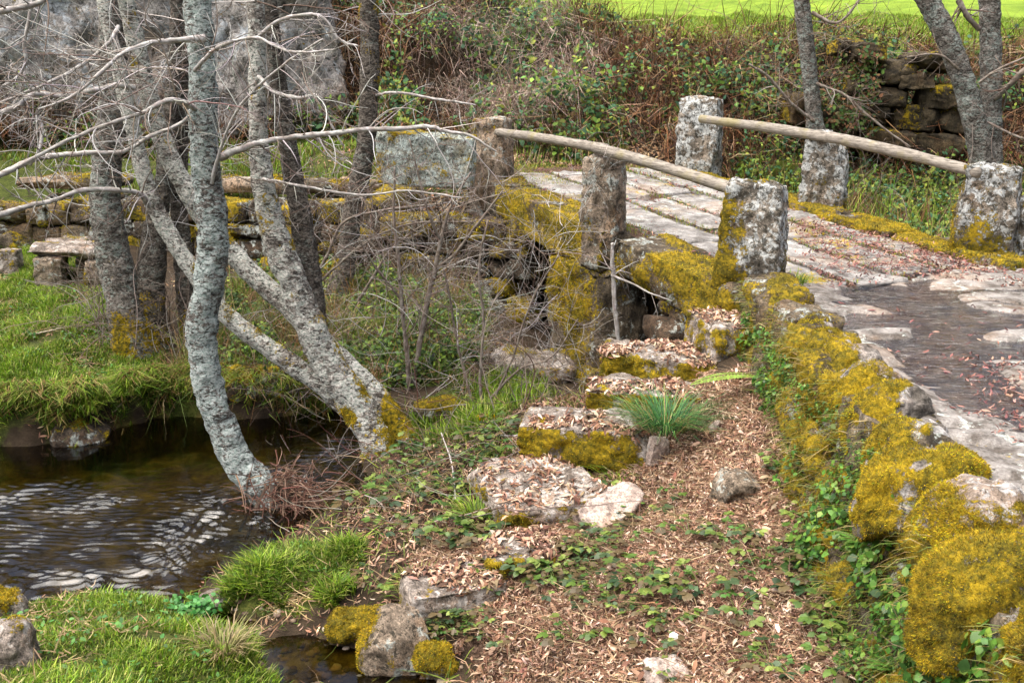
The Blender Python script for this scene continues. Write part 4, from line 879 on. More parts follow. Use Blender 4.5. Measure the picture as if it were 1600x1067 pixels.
shrub('thin brown sapling just left of the forked pale sapling', [[(638, 620, 9.9, 5.5), (636, 560, 9.9, 5), (630, 500, 9.9, 4.5), (622, 420, 9.9, 4), (612, 340, 9.9, 3), (612, 260, 9.9, 2)], [(628, 470, 9.9, 3), (590, 420, 9.8, 2.5), (560, 370, 9.7, 2)]], TWB, .8, .5)
shrub('pale dead stake like sapling standing before the bridge pier', [[(966, 530, 9.6, 4.5), (960, 470, 9.6, 4.5), (956, 410, 9.6, 4.5), (954, 380, 9.6, 4)], [(955, 430, 9.6, 2.5), (990, 445, 9.5, 2), (1020, 460, 9.4, 1.5), (1050, 470, 9.3, 1.2)]], TWC, .5, .3, depth=1)
shrub('twiggy brown shrub between the sapling and the bridge opening', [[(755, 640, 9.4, 4), (752, 580, 9.4, 3.5), (757, 500, 9.4, 3), (752, 420, 9.4, 2.5), (765, 340, 9.4, 2)], [(740, 640, 9.4, 3.5), (720, 560, 9.4, 3), (705, 480, 9.3, 2.5), (690, 420, 9.2, 2)], [(765, 640, 9.3, 3), (800, 560, 9.2, 2.5), (830, 470, 9.1, 2), (870, 400, 9, 1.5)], [(760, 630, 9.3, 3), (810, 580, 9.2, 2.5), (860, 560, 9.1, 2), (900, 500, 9, 1.5)]], TWB, .9, .5)
shrub('tangle of bare twigs arching before the retaining wall', [[(560, 470, 11, 3.5), (590, 420, 10.9, 3), (620, 380, 10.8, 2.5), (700, 330, 10.7, 2), (790, 300, 10.6, 1.5)], [(490, 440, 10.6, 4), (510, 400, 10.5, 3.5), (540, 345, 10.4, 3), (600, 325, 10.3, 2.5), (690, 315, 10.2, 2)], [(500, 440, 10.6, 3), (560, 385, 10.4, 2.5), (640, 350, 10.2, 2), (740, 345, 10, 1.5)]], TWB, 1., .5, rnd_=240, box=((480, 900), (270, 640), (9.2, 11)))
for lb, x0, y0, n_, Yb in (('bare brush heap of thin stems round the mossy left trunk', 230, 540, 90, 9.9), ('low brush of brown stems between the two leaning trunks', 450, 640, 12, 8.9), ('spray of thin bare stems before the bridge opening', 860, 640, 12, 8.9)):
    b = hit(x0, y0); t = thing('shrub', tuple(b), lb, 'shrub', 'leafless saplings and shrubs'); a = Acc()
    for i in range(n_): rb(a, b + rng.normal(0, 1, 3) * np.array([.34 if n_ > 50 else .3, .2, 0]), np.array([rng.normal(0, .5), rng.normal(0, .3), 1]), rng.uniform(.5, 1.5), rng.uniform(.003, .006), TWB, 1, spacing=.14)
    mk('stems', np.concatenate(a.V), a.faces(), M_TWIGC, t, attrs={'Col': np.concatenate(a.A['Col'])})
# fallen brushwood between the trunks and the slope
a = Acc(); bb = hit(620, 800)
for i in range(170):
    px, py = rng.uniform(430, 800), rng.uniform(640, 850); p = hit(px, py); p[2] += rng.uniform(.0, .22)
    grow(a, p, np.array([rng.normal(0, 1), rng.normal(0, .5), rng.normal(.1, .22)]), rng.uniform(.2, .9), rng.uniform(.0018, .0045), 1 if i % 3 == 0 else 0, TWB + ((.10, .04, .03), (.30, .26, .23)), .2, -.02)
tag(a.build('brushwood', M_TWIGC), 'tangle of thin brown fallen twigs between trunks and slope', 'brushwood', kind='stuff')
def stick(label, pts, r, cols=TWC):
    P = []
    for px, py, dz in pts: h = hit(px, py); h[2] += dz; P.append(h)
    P = np.array(P); n = 24; C_ = catmull(P, n); C_[:, 2] += rng.normal(0, .003, n); V, Q, T = tube(C_, np.linspace(r, r * .55, n), 7, .2, 5, 30)
    tag(mk('fallen_stick', V, [Q, T], M_TWIGC, None, tuple(P[0]), {'Col': np.clip(cvar(len(V), cols, .1), 0, 1)}), label, 'stick', 'fallen sticks')
stick('pale thin stick lying across the leaves below the broad step', [(742, 692, .05), (815, 690, .05), (897, 696, .04)], .010, ((.42, .38, .36), (.35, .32, .3)))
stick('long grey stick leaning out of brambles left of the steps', [(712, 790, .03), (706, 745, .10), (690, 715, .2)], .008, ((.42, .38, .36), (.35, .32, .3)))
stick('straight grey branch fallen across the brush behind the steps', [(640, 655, .05), (665, 640, .1), (702, 618, .16)], .008)
stick('pale twig on the far left lawn below the stone table', [(50, 528, .03), (110, 515, .03)], .012, ((.34, .30, .22),))
stick('pale twig on the upper lawn behind the stone table', [(65, 345, .05), (100, 336, .05), (136, 332, .05)], .018, ((.40, .34, .24),))
stick('thin twig on the leaves by the foot of the mossy wall', [(1170, 1040, .02), (1230, 1030, .03), (1300, 1022, .05)], .005, ((.3, .2, .14),))
stick('bent twig arching over the water by the grassy left bank', [(155, 672, .0), (190, 655, .05), (240, 622, .12), (270, 608, .2)], .008, ((.36, .29, .18),))

# ------------------------------------------------------------------ ground cover
BRD = ((.30, .18, .095), (.36, .27, .15))
GC = ((.10, .19, .012), (.17, .29, .018), (.25, .36, .03), (.07, .14, .016), (.33, .34, .09))
def scatter(poly, n, pad=.12):
    xs, ys = [p[0] for p in poly], [p[1] for p in poly]; x = rng.uniform(min(xs), max(xs), n); y = rng.uniform(min(ys), max(ys), n)
    k = polysd(x, y, poly) + pad * fbm(np.stack([x, y], 1), 5, 3, 3) > 0
    return x[k], y[k]
def clip(poly, x0=-5.5, y0=4.0): return [(max(p[0], x0), max(p[1], y0)) for p in poly]
ga = Acc()
def grass_on(poly, n, Lm, Wd, cols=GC, wts=None, patch=.3, seed=1):
    x, y = scatter(poly, n); P2 = np.stack([x, y], 1); pt = fbm(P2, 3.2, 3, seed + 60); k = (pt > -patch) & (H(x, y) > -.01)
    x, y, pt = x[k], y[k], pt[k]; P = np.stack([x, y, H(x, y) - .01], 1); n = len(P)
    lean = rng.normal(0, .55, (n, 3)) * np.array([1, 1, .2]) + np.array([0, -.25, 0]); c = cvar(n, cols, .22, None, wts) * (1 + .35 * pt[:, None])
    V, Q, T, A = blades(P, Hn(x, y) + np.array([0, 0, .5]), lean, Lm * rng.uniform(.45, 1.35, n) * (1 + .5 * pt), Wd * rng.uniform(.7, 1.3, n), c)
    ga.add(V, Q, T, **A)
grass_on(clip(PG['near']), 150000, .050, .0055, patch=.75); grass_on(clip(PG['bank']), 22000, .12, .009, patch=.7); grass_on(clip(PG["left"], -9), 230000, .085, .008, patch=.55); grass_on(clip(PG['mid']), 42000, .19, .009, ((.06, .12, .015), (.11, .20, .02), (.17, .25, .03), (.28, .26, .09)))
grass_on(clip(PG['stair']), 9000, .14, .008)
for pk, n_ in (('near', 2600), ('bank', 1200), ('left', 9000), ('mid', 2500)):      # broad leaved weeds and dead straw in the turf
    x, y = scatter(clip(PG[pk], -7), n_); k = (H(x, y) > .02) & (fbm(np.stack([x, y], 1), 3.5, 2, 62) > .05); x, y = x[k], y[k]; n = len(x); nn = unit(rng.normal(0, .4, (n, 3)) + np.array([0, -.2, 1])); f = rng.normal(size=(n, 3)); f = unit(f - (f * nn).sum(1)[:, None] * nn); l = rng.uniform(.012, .045, n)
    V, Q, T, A = leaves(np.stack([x, y, H(x, y) + rng.uniform(.02, .06, n)], 1), f, nn, l, l * .6, .1, cvar(n, ((.06, .18, .04), (.10, .24, .05), (.05, .13, .02)), .2)); ga.add(V, Q, T, **A)
    x, y = scatter(clip(PG[pk], -7), n_ * 2); k = (H(x, y) > .02) & (fbm(np.stack([x, y], 1), 2.2, 3, 63) > .15); x, y = x[k], y[k]; n = len(x)
    V, Q, T, A = blades(np.stack([x, y, H(x, y) + .03], 1), rng.normal(0, 1, (n, 3)) * np.array([1, 1, .25]), rng.normal(0, .3, (n, 3)), rng.uniform(.05, .16, n), .006, cvar(n, ((.48, .38, .20), (.36, .25, .12), (.42, .28, .17)), .2)); ga.add(V, Q, T, **A)
E = np.array(RIV[1:12]); sg = np.linalg.norm(np.diff(E, axis=0), axis=1); n = 9000; u_ = rng.uniform(0, sg.sum(), n); cs = np.concatenate([[0], np.cumsum(sg)])
x = np.interp(u_, cs, E[:, 0]) + rng.normal(0, .05, n); y = np.interp(u_, cs, E[:, 1]) + rng.uniform(.02, .24, n); k = fbm(np.stack([x, y], 1), 3.2, 3, 5) > -.15; x, y = x[k], y[k]; n = len(x)
V, Q, T, A = blades(np.stack([x, y, H(x, y) + .01], 1), np.tile([0, -.2, 1.], (n, 1)), rng.normal(0, .45, (n, 3)) * np.array([1, .6, .3]) + np.array([0, -.75, -.55]), rng.uniform(.16, .40, n), .0085, cvar(n, GC + ((.34, .24, .10), (.26, .15, .06)), .2)); ga.add(V, Q, T, **A)
stuff('grass', 'bright green grass covering the stream banks', 'grass', np.concatenate(ga.V), ga.faces(), M_GRASS, attrs={'Col': np.concatenate(ga.A['Col'])})
ga = Acc(); x = rng.uniform(-10.5, -.4, 60000); y = rng.uniform(14.2, 16.9, 60000); k = fbm(np.stack([x, y], 1), 1.6, 3, 8) > -.15; x, y = x[k], y[k]; n = len(x)
V, Q, T, A = blades(np.stack([x, y, H(x, y)], 1), np.tile([0, 0, 1.], (n, 1)), rng.normal(0, .4, (n, 3)) * np.array([1, 1, .2]), rng.uniform(.05, .16, n), .012, cvar(n, GC + ((.22, .15, .06),), .2)); ga.add(V, Q, T, **A)
# the mown field beyond the bank, with a straw fringe on its edge
x = rng.uniform(-1, 12, 160000); y = rng.uniform(16.5, 27, 160000); hz, k = hill(x, y); q = (k > 1.02); x, y, k = x[q], y[q], k[q]; n = len(x); fr = k < 1.22
c = np.where(fr[:, None], cvar(n, ((.30, .24, .12), (.22, .17, .08), (.20, .22, .05)), .2), cvar(n, ((.17, .29, .02), (.25, .36, .03), (.12, .22, .015), (.30, .33, .06)), .2))
V, Q, T, A = blades(np.stack([x, y, H(x, y)], 1), np.tile([0, 0, 1.], (n, 1)), rng.normal(0, .5, (n, 3)) * np.array([1, 1, .2]) + np.where(fr[:, None], [[0, -.5, -.2]], [[0, 0, 0]]), np.where(fr, .30, .10) * rng.uniform(.4, 1.2, n), .014, c); ga.add(V, Q, T, **A)
stuff('grass', 'grass of the bright upper field and its straw fringe', 'grass', np.concatenate(ga.V), ga.faces(), M_GRASS, attrs={'Col': np.concatenate(ga.A['Col'])})

# dead leaves: on the slope, on the steps, on the bridge
LC = ((.38, .225, .145), (.28, .15, .092), (.50, .335, .235), (.19, .09, .055), (.62, .47, .36), (.11, .052, .033), (.07, .035, .022), (.24, .17, .10))
la = Acc()
def litter(P, N, L=(.035, .085), cols=LC, W_=(.18, .36), zup=.03, tilt=.42, acc=None):
    n = len(P); f = rng.normal(size=(n, 3)); nn = unit(N + rng.normal(0, tilt, (n, 3))); f = unit(f - (f * nn).sum(1)[:, None] * nn); l = rng.uniform(*L, n)
    P = P + N * rng.uniform(.002, zup, n)[:, None] - f * l[:, None] * .5
    V, Q, T, A = leaves(P, f, nn, l, l * rng.uniform(*W_, n), rng.uniform(-.7, .9, n), cvar(n, cols, .2)); (acc or la).add(V, Q, T, **A)
x, y = scatter(clip(PL, -5, 4.2), 190000); q = rng.random(len(x)) < .45 + .7 * sstep(-.3, .3, fbm(np.stack([x, y], 1), 4.5, 3, 95)); x, y = x[q], y[q]; z = H(x, y); litter(np.stack([x, y, z], 1), Hn(x, y), (.018, .054), W_=(.11, .26), zup=.035, tilt=.5)
k = (rng.random(len(x)) < .12); x, y = x[k], y[k]; n = len(x); d = rng.normal(0, 1, (n, 3)) * np.array([1, 1, .18])
V, Q, T, A = blades(np.stack([x, y, H(x, y) + rng.uniform(.01, .05, n)], 1), d, rng.normal(0, .5, (n, 3)) * np.array([1, 1, .3]), rng.uniform(.06, .22, n), .0034, cvar(n, ((.50, .38, .24), (.36, .24, .14), (.22, .12, .07)), .2)); la.add(V, Q, T, **A)
x, y = scatter(clip(PL, -5, 4.2), 2600); litter(np.stack([x, y, H(x, y)], 1), Hn(x, y), (.05, .085), W_=(.2, .38), zup=.05, tilt=.55, cols=LC[:5])
for t, V, Q in STEPS:
    N = vnormals(V, Q); X_, N_ = surf_sample(V, Q, 620, sstep(.55, .9, N[:, 2]) * sstep(-.35, .1, fbm(V, 5, 2, 91)), 5); litter(X_, N_, zup=.015, tilt=.3)
x, y = scatter([(-.7, 5.9), (-1.2, 7.4), (-.2, 8.4), (.6, 9.6), (1.2, 9.8), (.3, 7.8)], 5000); litter(np.stack([x, y, H(x, y)], 1), Hn(x, y))
x, y = rng.uniform(-5, 0, 9000), rng.uniform(8.5, 17, 9000); k = (H(x, y) > .03) & (fbm(np.stack([x, y], 1), 1.1, 2, 8) > .1); x, y = x[k], y[k]; litter(np.stack([x, y, H(x, y)], 1), Hn(x, y), cols=((.34, .22, .13), (.24, .13, .08)))
la.build('leaf_litter', M_LITTER); o = bpy.data.objects['leaf_litter']; tag(o, 'tan dead leaves carpeting the slope and the stone steps', 'fallen leaves', kind='stuff')
RC = ((.20, .085, .075), (.28, .13, .10), (.13, .05, .045), (.34, .20, .15), (.09, .04, .035))
lb_ = Acc(); s, t = rng.uniform(6.9, 13, 15000), rng.uniform(5.5, 8.0, 15000); x, y = xy(s, t); jj = np.min([np.abs(t - 5.62 - r_) for r_ in rails], 0)
k = (rng.random(len(s)) < np.clip(np.exp(-(jj / .05) ** 2) * .5 + sstep(7.5, 7.95, t) * .5 + sstep(8.2, 7.0, s) * sstep(6.7, 7.6, t) + .015 + .2 * sstep(.25, .5, fbm(np.stack([x, y], 1), 1.4, 3, 93)), 0, 1)); x, y, s = x[k], y[k], s[k]
litter(np.stack([x, y, deckz(s) + .012], 1), np.tile([0, 0, 1.], (len(x), 1)), (.03, .07), RC, zup=.02, tilt=.3, acc=lb_)
for poly, n_ in (([(1232, 372), (1300, 350), (1500, 395), (1620, 420), (1620, 450), (1430, 432), (1290, 448)], 5200), ([(1480, 560), (1620, 540), (1700, 680), (1560, 700), (1520, 620)], 900), ([(1230, 520), (1290, 530), (1350, 570), (1300, 580)], 260), ([(1380, 600), (1430, 590), (1640, 1000), (1560, 900)], 300), ([(1270, 470), (1700, 480), (1700, 700), (1480, 660)], 250)):
    pw = [W(*p, 1.46) for p in poly]; x, y = scatter(pw, n_); litter(np.stack([x, y, np.maximum(HP(x, y), 1.447)], 1), np.tile([0, 0, 1.], (len(x), 1)), (.03, .07), RC, zup=.015, tilt=.3, acc=lb_)
lb_.build('leaf_litter', M_LITTER); o = bpy.data.objects['leaf_litter.001']; tag(o, 'dark red dead leaves lying on the bridge and the flooded path', 'fallen leaves', kind='stuff')

# moss and grass in the joints of the deck, straw and leaves where the bridge meets the far track, sparse cover on bare soil
ga = Acc(); s, t = rng.uniform(7.0, 13.6, 26000), rng.uniform(5.45, 8.0, 26000); x, y = xy(s, t); jj = np.min([np.abs(t - 5.62 - r_) for r_ in rails], 0); f = fbm(np.stack([x, y], 1), 1.1, 3, 141)
k = (rng.random(len(s)) < np.clip(np.exp(-(jj / .07) ** 2) * sstep(.05, .3, f) + sstep(11.3, 13, s) * sstep(.0, .25, f) * .8 + np.exp(-((t - 7.4) / .09) ** 2) * (s < 9.0) * (s > 7.5) + sstep(5.75, 5.5, t) * sstep(-.1, .2, f) * .5, 0, 1)); x, y, s = x[k], y[k], s[k]; n = len(x)
V, Q, T, A = blades(np.stack([x, y, deckz(s) + .004], 1), np.tile([0, 0, 1.], (n, 1)), rng.normal(0, .6, (n, 3)) * np.array([1, 1, .2]), rng.uniform(.015, .05, n), .006, cvar(n, ((.16, .24, .02), (.24, .28, .03), (.30, .25, .02), (.10, .16, .02)), .2)); ga.add(V, Q, T, **A)
s, t = rng.uniform(12.9, 15.6, 9000), rng.uniform(4.2, 8.6, 9000); x, y = xy(s, t); litter(np.stack([x, y, np.maximum(H(x, y), 0)], 1), Hn(x, y), (.04, .10), ((.34, .20, .11), (.26, .13, .07), (.42, .30, .18)), zup=.05, acc=ga)
n = len(x); k = fbm(np.stack([x, y], 1), 1.5, 2, 142) > 0; n = int(k.sum()); V, Q, T, A = blades(np.stack([x, y, H(x, y)], 1)[k], np.tile([0, 0, 1.], (n, 1)), rng.normal(0, .5, (n, 3)), rng.uniform(.05, .2, n), .01, cvar(n, GC + BRD, .2)); ga.add(V, Q, T, **A)
x, y = rng.uniform(-4.2, 1.0, 26000), rng.uniform(5.0, 9.6, 26000); z = H(x, y); k = (z > .0) & (gmask(x, y) < .6) & (lmask(x, y) < .5); x, y, z = x[k], y[k], z[k]; P = np.stack([x, y, z], 1); n = len(P); h = n // 2
litter(P[:h], Hn(x[:h], y[:h]), (.02, .065), LC[:4] + ((.10, .05, .03),), W_=(.12, .3), zup=.03, tilt=.5, acc=ga)
h2 = n - h; V, Q, T, A = blades(P[h:], np.array([0, 0, .6]) + rng.normal(0, .7, (h2, 3)), rng.normal(0, .6, (h2, 3)) * np.array([1, 1, .3]), rng.uniform(.04, .17, h2), .006, cvar(h2, ((.42, .30, .17), (.26, .15, .08), (.12, .2, .03), (.2, .26, .04)), .2)); ga.add(V, Q, T, **A)
stuff('ground_cover', 'thin moss, straw and leaves on the deck joints and bare soil', 'ground cover', np.concatenate(ga.V), ga.faces(), M_LITTER, attrs={'Col': np.concatenate(ga.A['Col'])})
# scrub on the bank: rusty dead fern, bramble stems and leaves
def bank_pts(n, kmin, kmax, x0=-10.5, x1=8.5, thr=None, sc_=.8, seed=0):
    x = rng.uniform(x0, x1, n); y = rng.uniform(14.9, 21.5, n); hz, k = hill(x, y); s, t = st(x, y)
    q = (k > kmin) & (k < kmax) & ~((s < 13.6) & (t < 8.3)); x, y = x[q], y[q]
    if thr is not None: f = fbm(np.stack([x, y, H(x, y)], 1), sc_, 3, seed); x, y = x[f > thr], y[f > thr]
    return np.stack([x, y, H(x, y)], 1)
sa = Acc(); BR = ((.14, .055, .022), (.23, .11, .048), (.30, .17, .085), (.33, .24, .14), (.06, .03, .02), (.035, .02, .014)); BP = ((.34, .25, .20), (.27, .19, .15), (.40, .33, .27))
for i in range(2):
    P = bank_pts(58000, -.1, 1.02, thr=-.25, seed=101 + i); n = len(P); P[:, 2] += rng.uniform(0, .35, n) + np.clip(fbm(P, 1.3, 2, 120), 0, 1) * .5 * sstep(1.1, .7, hill(P[:, 0], P[:, 1])[1])
    pale = (np.hypot((P[:, 0] + .1) / 1.2, (P[:, 2] - 3.3) / .9) + .5 * fbm(P, 1.5, 2, 106) < 1)[:, None]
    c = np.where(pale, cvar(n, BP, .2), cvar(n, BR, .25)); lean = rng.normal(0, .8, (n, 3)) + np.array([0, -.7, -.6])
    V, Q, T, A = blades(P, Hn(P[:, 0], P[:, 1]) + rng.normal(0, .5, (n, 3)) + np.array([0, -.2, .5]), lean, rng.uniform(.15, .65, n), rng.uniform(.006, .014, n), c); sa.add(V, Q, T, **A)
GL = ((.040, .11, .035), (.09, .18, .03), (.15, .24, .035), (.23, .28, .04), (.035, .10, .05), (.055, .14, .06))
for th, n_, L0, sd in ((.04, 110000, .065, 111), (.17, 110000, .095, 112)):
    P = bank_pts(n_, -.12, .96, thr=th, sc_=1.1, seed=sd); n = len(P); off = rng.random(n) ** 1.5 * .45 + np.clip(fbm(P, 1.3, 2, 120), 0, 1) * .75 * sstep(1.05, .6, hill(P[:, 0], P[:, 1])[1])
    P = P + Hn(P[:, 0], P[:, 1]) * off[:, None] + rng.normal(0, .05, (n, 3)); nn = unit(rng.normal(0, .6, (n, 3)) + np.array([0, -.6, .7])); f = rng.normal(size=(n, 3)); f = unit(f - (f * nn).sum(1)[:, None] * nn)
    l = L0 * rng.uniform(.5, 1.2, n); V, Q, T, A = leaves(P, f, nn, l, l * .62, .15, cvar(n, GL, .2) * (1 + .4 * fbm(P, 1.5, 2, 9)[:, None])); sa.add(V, Q, T, **A)
for i in range(420):
    P = bank_pts(60, -.05, 1.05, seed=3)
    if len(P): p = P[0]; grow(sa, p, np.array([rng.normal(0, .6), rng.normal(-.4, .3), rng.uniform(.2, 1.)]), rng.uniform(.6, 1.8), rng.uniform(.004, .007), 1 if i % 2 else 0, TWB + ((.30, .26, .23),), .2, -.09, spacing=.2)
stuff('undergrowth', 'rusty dead fern and bramble scrub covering the far bank', 'undergrowth', np.concatenate(sa.V), sa.faces(), M_LITTER, attrs={'Col': np.concatenate(sa.A['Col'])})
cr = Acc(); V0 = np.concatenate(RUIN.V); Q0 = np.concatenate(RUIN.Q); N0 = vnormals(V0, Q0); X_, N_ = surf_sample(V0, Q0, 9000, sstep(-.2, .6, -N0[:, 1]), 90); k = fbm(X_, 1.9, 3, 91) > .12; X_, N_ = X_[k], N_[k]; n = len(X_)
nn = unit(N_ + rng.normal(0, .5, (n, 3)) + np.array([0, -.2, .4])); f = rng.normal(size=(n, 3)); f = unit(f - (f * nn).sum(1)[:, None] * nn); l = rng.uniform(.03, .08, n)
V, Q, T, A = leaves(X_ + N_ * rng.uniform(.02, .16, n)[:, None], f, nn, l, l * .65, .1, cvar(n, ((.04, .10, .025), (.09, .16, .03), (.14, .12, .05), (.20, .10, .045)), .2)); cr.add(V, Q, T, **A)
for i in range(40): j = rng.integers(n); grow(cr, X_[j], np.array([rng.normal(0, .7), -.7, rng.normal(.1, .5)]), rng.uniform(.3, .9), .004, 1, ((.24, .20, .17), (.15, .10, .07)), .2, -.08, spacing=.2)
tag(cr.build('creepers', M_LITTER, rwl), kind='stuff')
# weeds of the gully right of the bridge
sa = Acc(); x = rng.uniform(3, 8, 46000); y = rng.uniform(9.8, 15.4, 46000); s, t = st(x, y); k = (t > 8.2) & (s > 6.9); x, y = x[k], y[k]; P = np.stack([x, y, H(x, y)], 1); n = len(P)
h = n // 2; c = cvar(h, BR + GC, .25); V, Q, T, A = blades(P[:h], np.tile([0, 0, 1.], (h, 1)) + rng.normal(0, .4, (h, 3)), rng.normal(0, .6, (h, 3)), rng.uniform(.15, .55, h), .011, c); sa.add(V, Q, T, **A)
P = P[h:]; n = len(P); P[:, 2] += rng.random(n) * .45; nn = unit(rng.normal(0, .6, (n, 3)) + np.array([0, -.3, .9])); f = rng.normal(size=(n, 3)); f = unit(f - (f * nn).sum(1)[:, None] * nn); k = fbm(P, 1.2, 3, 5) > -.1; l = rng.uniform(.03, .09, n)
V, Q, T, A = leaves(P[k], f[k], nn[k], l[k], l[k] * .6, .15, cvar(int(k.sum()), GL + ((.17, .22, .03),), .2)); sa.add(V, Q, T, **A)
for i in range(60): grow(sa, P[rng.integers(n)], np.array([rng.normal(0, .6), rng.normal(-.2, .4), 1]), rng.uniform(.5, 1.3), .004, 1, TWB, .2, -.06, spacing=.18)
stuff('undergrowth', 'green weeds and bramble stems filling the gully right of bridge', 'undergrowth', np.concatenate(sa.V), sa.faces(), M_LITTER, attrs={'Col': np.concatenate(sa.A['Col'])})
sa = Acc(); x, y = scatter(clip(PG['mid'], -7), 60000); q = H(x, y) > .04; x, y = x[q], y[q]; P = np.stack([x, y, H(x, y)], 1); n = len(P); f0 = fbm(P, 3.2, 3, 131); k = f0 > -.1; h = P[~k]; n1 = len(h)
V, Q, T, A = blades(h, np.tile([0, 0, 1.], (n1, 1)) + rng.normal(0, .5, (n1, 3)), rng.normal(0, .7, (n1, 3)) + np.array([0, -.3, -.4]), rng.uniform(.12, .42, n1), .007, cvar(n1, BR[1:4] + ((.40, .31, .18), (.10, .15, .03), (.15, .2, .03)), .25)); sa.add(V, Q, T, **A)
P = P[k]; n = len(P); P[:, 2] += rng.random(n) ** 1.3 * .30 * (.6 + np.clip(f0[k], 0, 1)); nn = unit(rng.normal(0, .6, (n, 3)) + np.array([0, -.4, .8])); f = rng.normal(size=(n, 3)); f = unit(f - (f * nn).sum(1)[:, None] * nn); l = rng.uniform(.025, .07, n)
V, Q, T, A = leaves(P, f, nn, l, l * .55, .15, cvar(n, ((.05, .10, .02), (.10, .17, .025), (.17, .24, .03), (.035, .075, .02)), .25)); sa.add(V, Q, T, **A)
for i in range(90): grow(sa, P[rng.integers(n)], np.array([rng.normal(0, .7), rng.normal(-.2, .4), .8]), rng.uniform(.3, .9), .003, 1, TWB, .2, -.06, spacing=.18)
stuff('undergrowth', 'rank green weeds and dry stems filling the hollow below the retaining wall', 'undergrowth', np.concatenate(sa.V), sa.faces(), M_LITTER, attrs={'Col': np.concatenate(sa.A['Col'])})
# creepers and weeds growing out of the causeway wall
sa = Acc(); V0, Q0 = WF[0], WF[1]; N0 = vnormals(V0, Q0); X_, N_ = surf_sample(V0, Q0, 26000, sstep(.2, .8, -N0[:, 0]), 77); k = (fbm(X_, 2.6, 3, 78) > .08) & (X_[:, 2] < 1.40); X_, N_ = X_[k], N_[k]; n = len(X_)
nn = unit(N_ + rng.normal(0, .5, (n, 3)) + np.array([0, 0, .5])); f = rng.normal(size=(n, 3)); f = unit(f - (f * nn).sum(1)[:, None] * nn); l = rng.uniform(.014, .045, n) * (1 + .5 * fbm(X_, 3, 2, 79))
V, Q, T, A = leaves(X_ + N_ * rng.uniform(.01, .09, n)[:, None], f, nn, l, l * .75, .1, cvar(n, ((.05, .14, .02), (.10, .22, .03), (.035, .09, .02), (.16, .26, .04)), .2)); sa.add(V, Q, T, **A)
m_ = 9000; B_, BN_ = surf_sample(V0, Q0, m_, sstep(.2, .8, -N0[:, 0]), 177); V, Q, T, A = blades(B_, BN_ + np.array([-.3, 0, .3]), rng.normal(0, .4, (m_, 3)) + np.array([-.2, 0, -.7]), rng.uniform(.04, .14, m_), .003, cvar(m_, ((.16, .17, .02), (.30, .22, .08), (.10, .16, .02)), .25)); sa.add(V, Q, T, **A)
for i in range(60):
    j = rng.integers(n); grow(sa, X_[j], np.array([-.7, rng.normal(0, .7), rng.normal(-.3, .5)]), rng.uniform(.1, .35), .0022, 0, ((.16, .10, .06), (.26, .18, .12)), .2, -.05)
stuff('creepers', 'small green creepers and weeds in the face of mossy wall', 'creepers', np.concatenate(sa.V), sa.faces(), M_LEAF, attrs={'Col': np.concatenate(sa.A['Col'])})

# bramble sprigs: one plant of each of three kinds, then copies
def bramble(seed):
    r = np.random.default_rng(seed); a = Acc(); st_ = Acc(); t = thing('bramble_plant', (0, 0, -50 - seed), '', 'plant')
    for i in range(8 + seed % 3):
        az = r.uniform(0, 6.28); P = catmull([np.zeros(3), np.array([.05 * math.cos(az), .05 * math.sin(az), .06]), np.array([.13 * math.cos(az), .13 * math.sin(az), r.uniform(.03, .11)])], 7); P[:, 2] += -50 - seed
        V, Q, T = tube(P, np.linspace(.0025, .0014, 7), 4); st_.add(V, Q, T, Col=tw_col(len(V), ((.15, .07, .05), (.10, .12, .03))))
        for q in (6, 4):
            d = unit(P[6] - P[3]); c = cvar(1, ((.055, .115, .022), (.10, .18, .03), (.045, .085, .03), (.16, .21, .04), (.11, .08, .04)), .2)
            for ang in (-1.1, 0, 1.1):
                dd = rotm(0, 0, ang + r.normal(0, .2)) @ d; dd[2] = r.normal(-.15, .2); l = r.uniform(.036, .058) * (1 if q == 6 else .75)
                V, Q, T, A = leaves(P[q][None], dd[None], unit(np.array([[r.normal(0, .3), -.25 + r.normal(0, .2), 1]])), l, l * .72, .12, c); a.add(V, Q, T, **A)
    st_.build('stem', M_TWIGC, t); a.build('foliage', M_LEAF, t); return t
protos = [bramble(i) for i in range(3)]
zones = [('low green bramble sprig among dead leaves on the open slope', 'bramble sprigs on the open slope', [(820, 860), (760, 1050), (1000, 1080), (1240, 1060), (1200, 850), (1120, 700), (960, 700), (900, 800)], 34, 1.),
         ('low green bramble sprig at the foot of the mossy causeway wall', 'bramble sprigs along the wall foot', [(1195, 640), (1215, 640), (1275, 800), (1345, 1060), (1300, 1060), (1235, 820)], 24, 1.),
         ('leafy bramble sprig between the steps and the leaning trunks', 'bramble sprigs left of the steps', [(640, 700), (760, 670), (800, 650), (780, 720), (740, 800), (800, 850), (700, 880), (600, 840), (560, 800)], 34, 1.25),
         ('leafy bramble sprig crowded beside the lowest stone steps', 'bramble sprigs by the lowest steps', [(820, 845), (960, 850), (990, 880), (860, 960), (760, 940), (760, 880)], 16, 1.0),
         ('small green bramble sprig beside the round boulder', 'bramble sprigs by the boulder', [(690, 960), (760, 960), (780, 1020), (700, 1010), (600, 920), (560, 930)], 9, 1.)]
used = [False] * 3
for lb, gp, poly, n_, sc0 in zones:
    pw = [hit(*p) for p in poly]; x, y = scatter(pw, n_ * 8, 0.); k = 0
    for X_, Y_ in list(zip(x, y))[:n_]:
        i = int(rng.integers(3)); l = (X_, Y_, float(H(X_, Y_)) + .005); z_, s_ = rng.uniform(0, 6.28), sc0 * rng.uniform(.7, 1.25)
        if not used[i]:
            used[i] = True; p = protos[i]; p.location = l; p.rotation_euler = (0, 0, z_); p.scale = (s_,) * 3; tag(p, lb, 'plant', gp)
        else: copy_tree(protos[i], l, z_, s_, lb, gp)
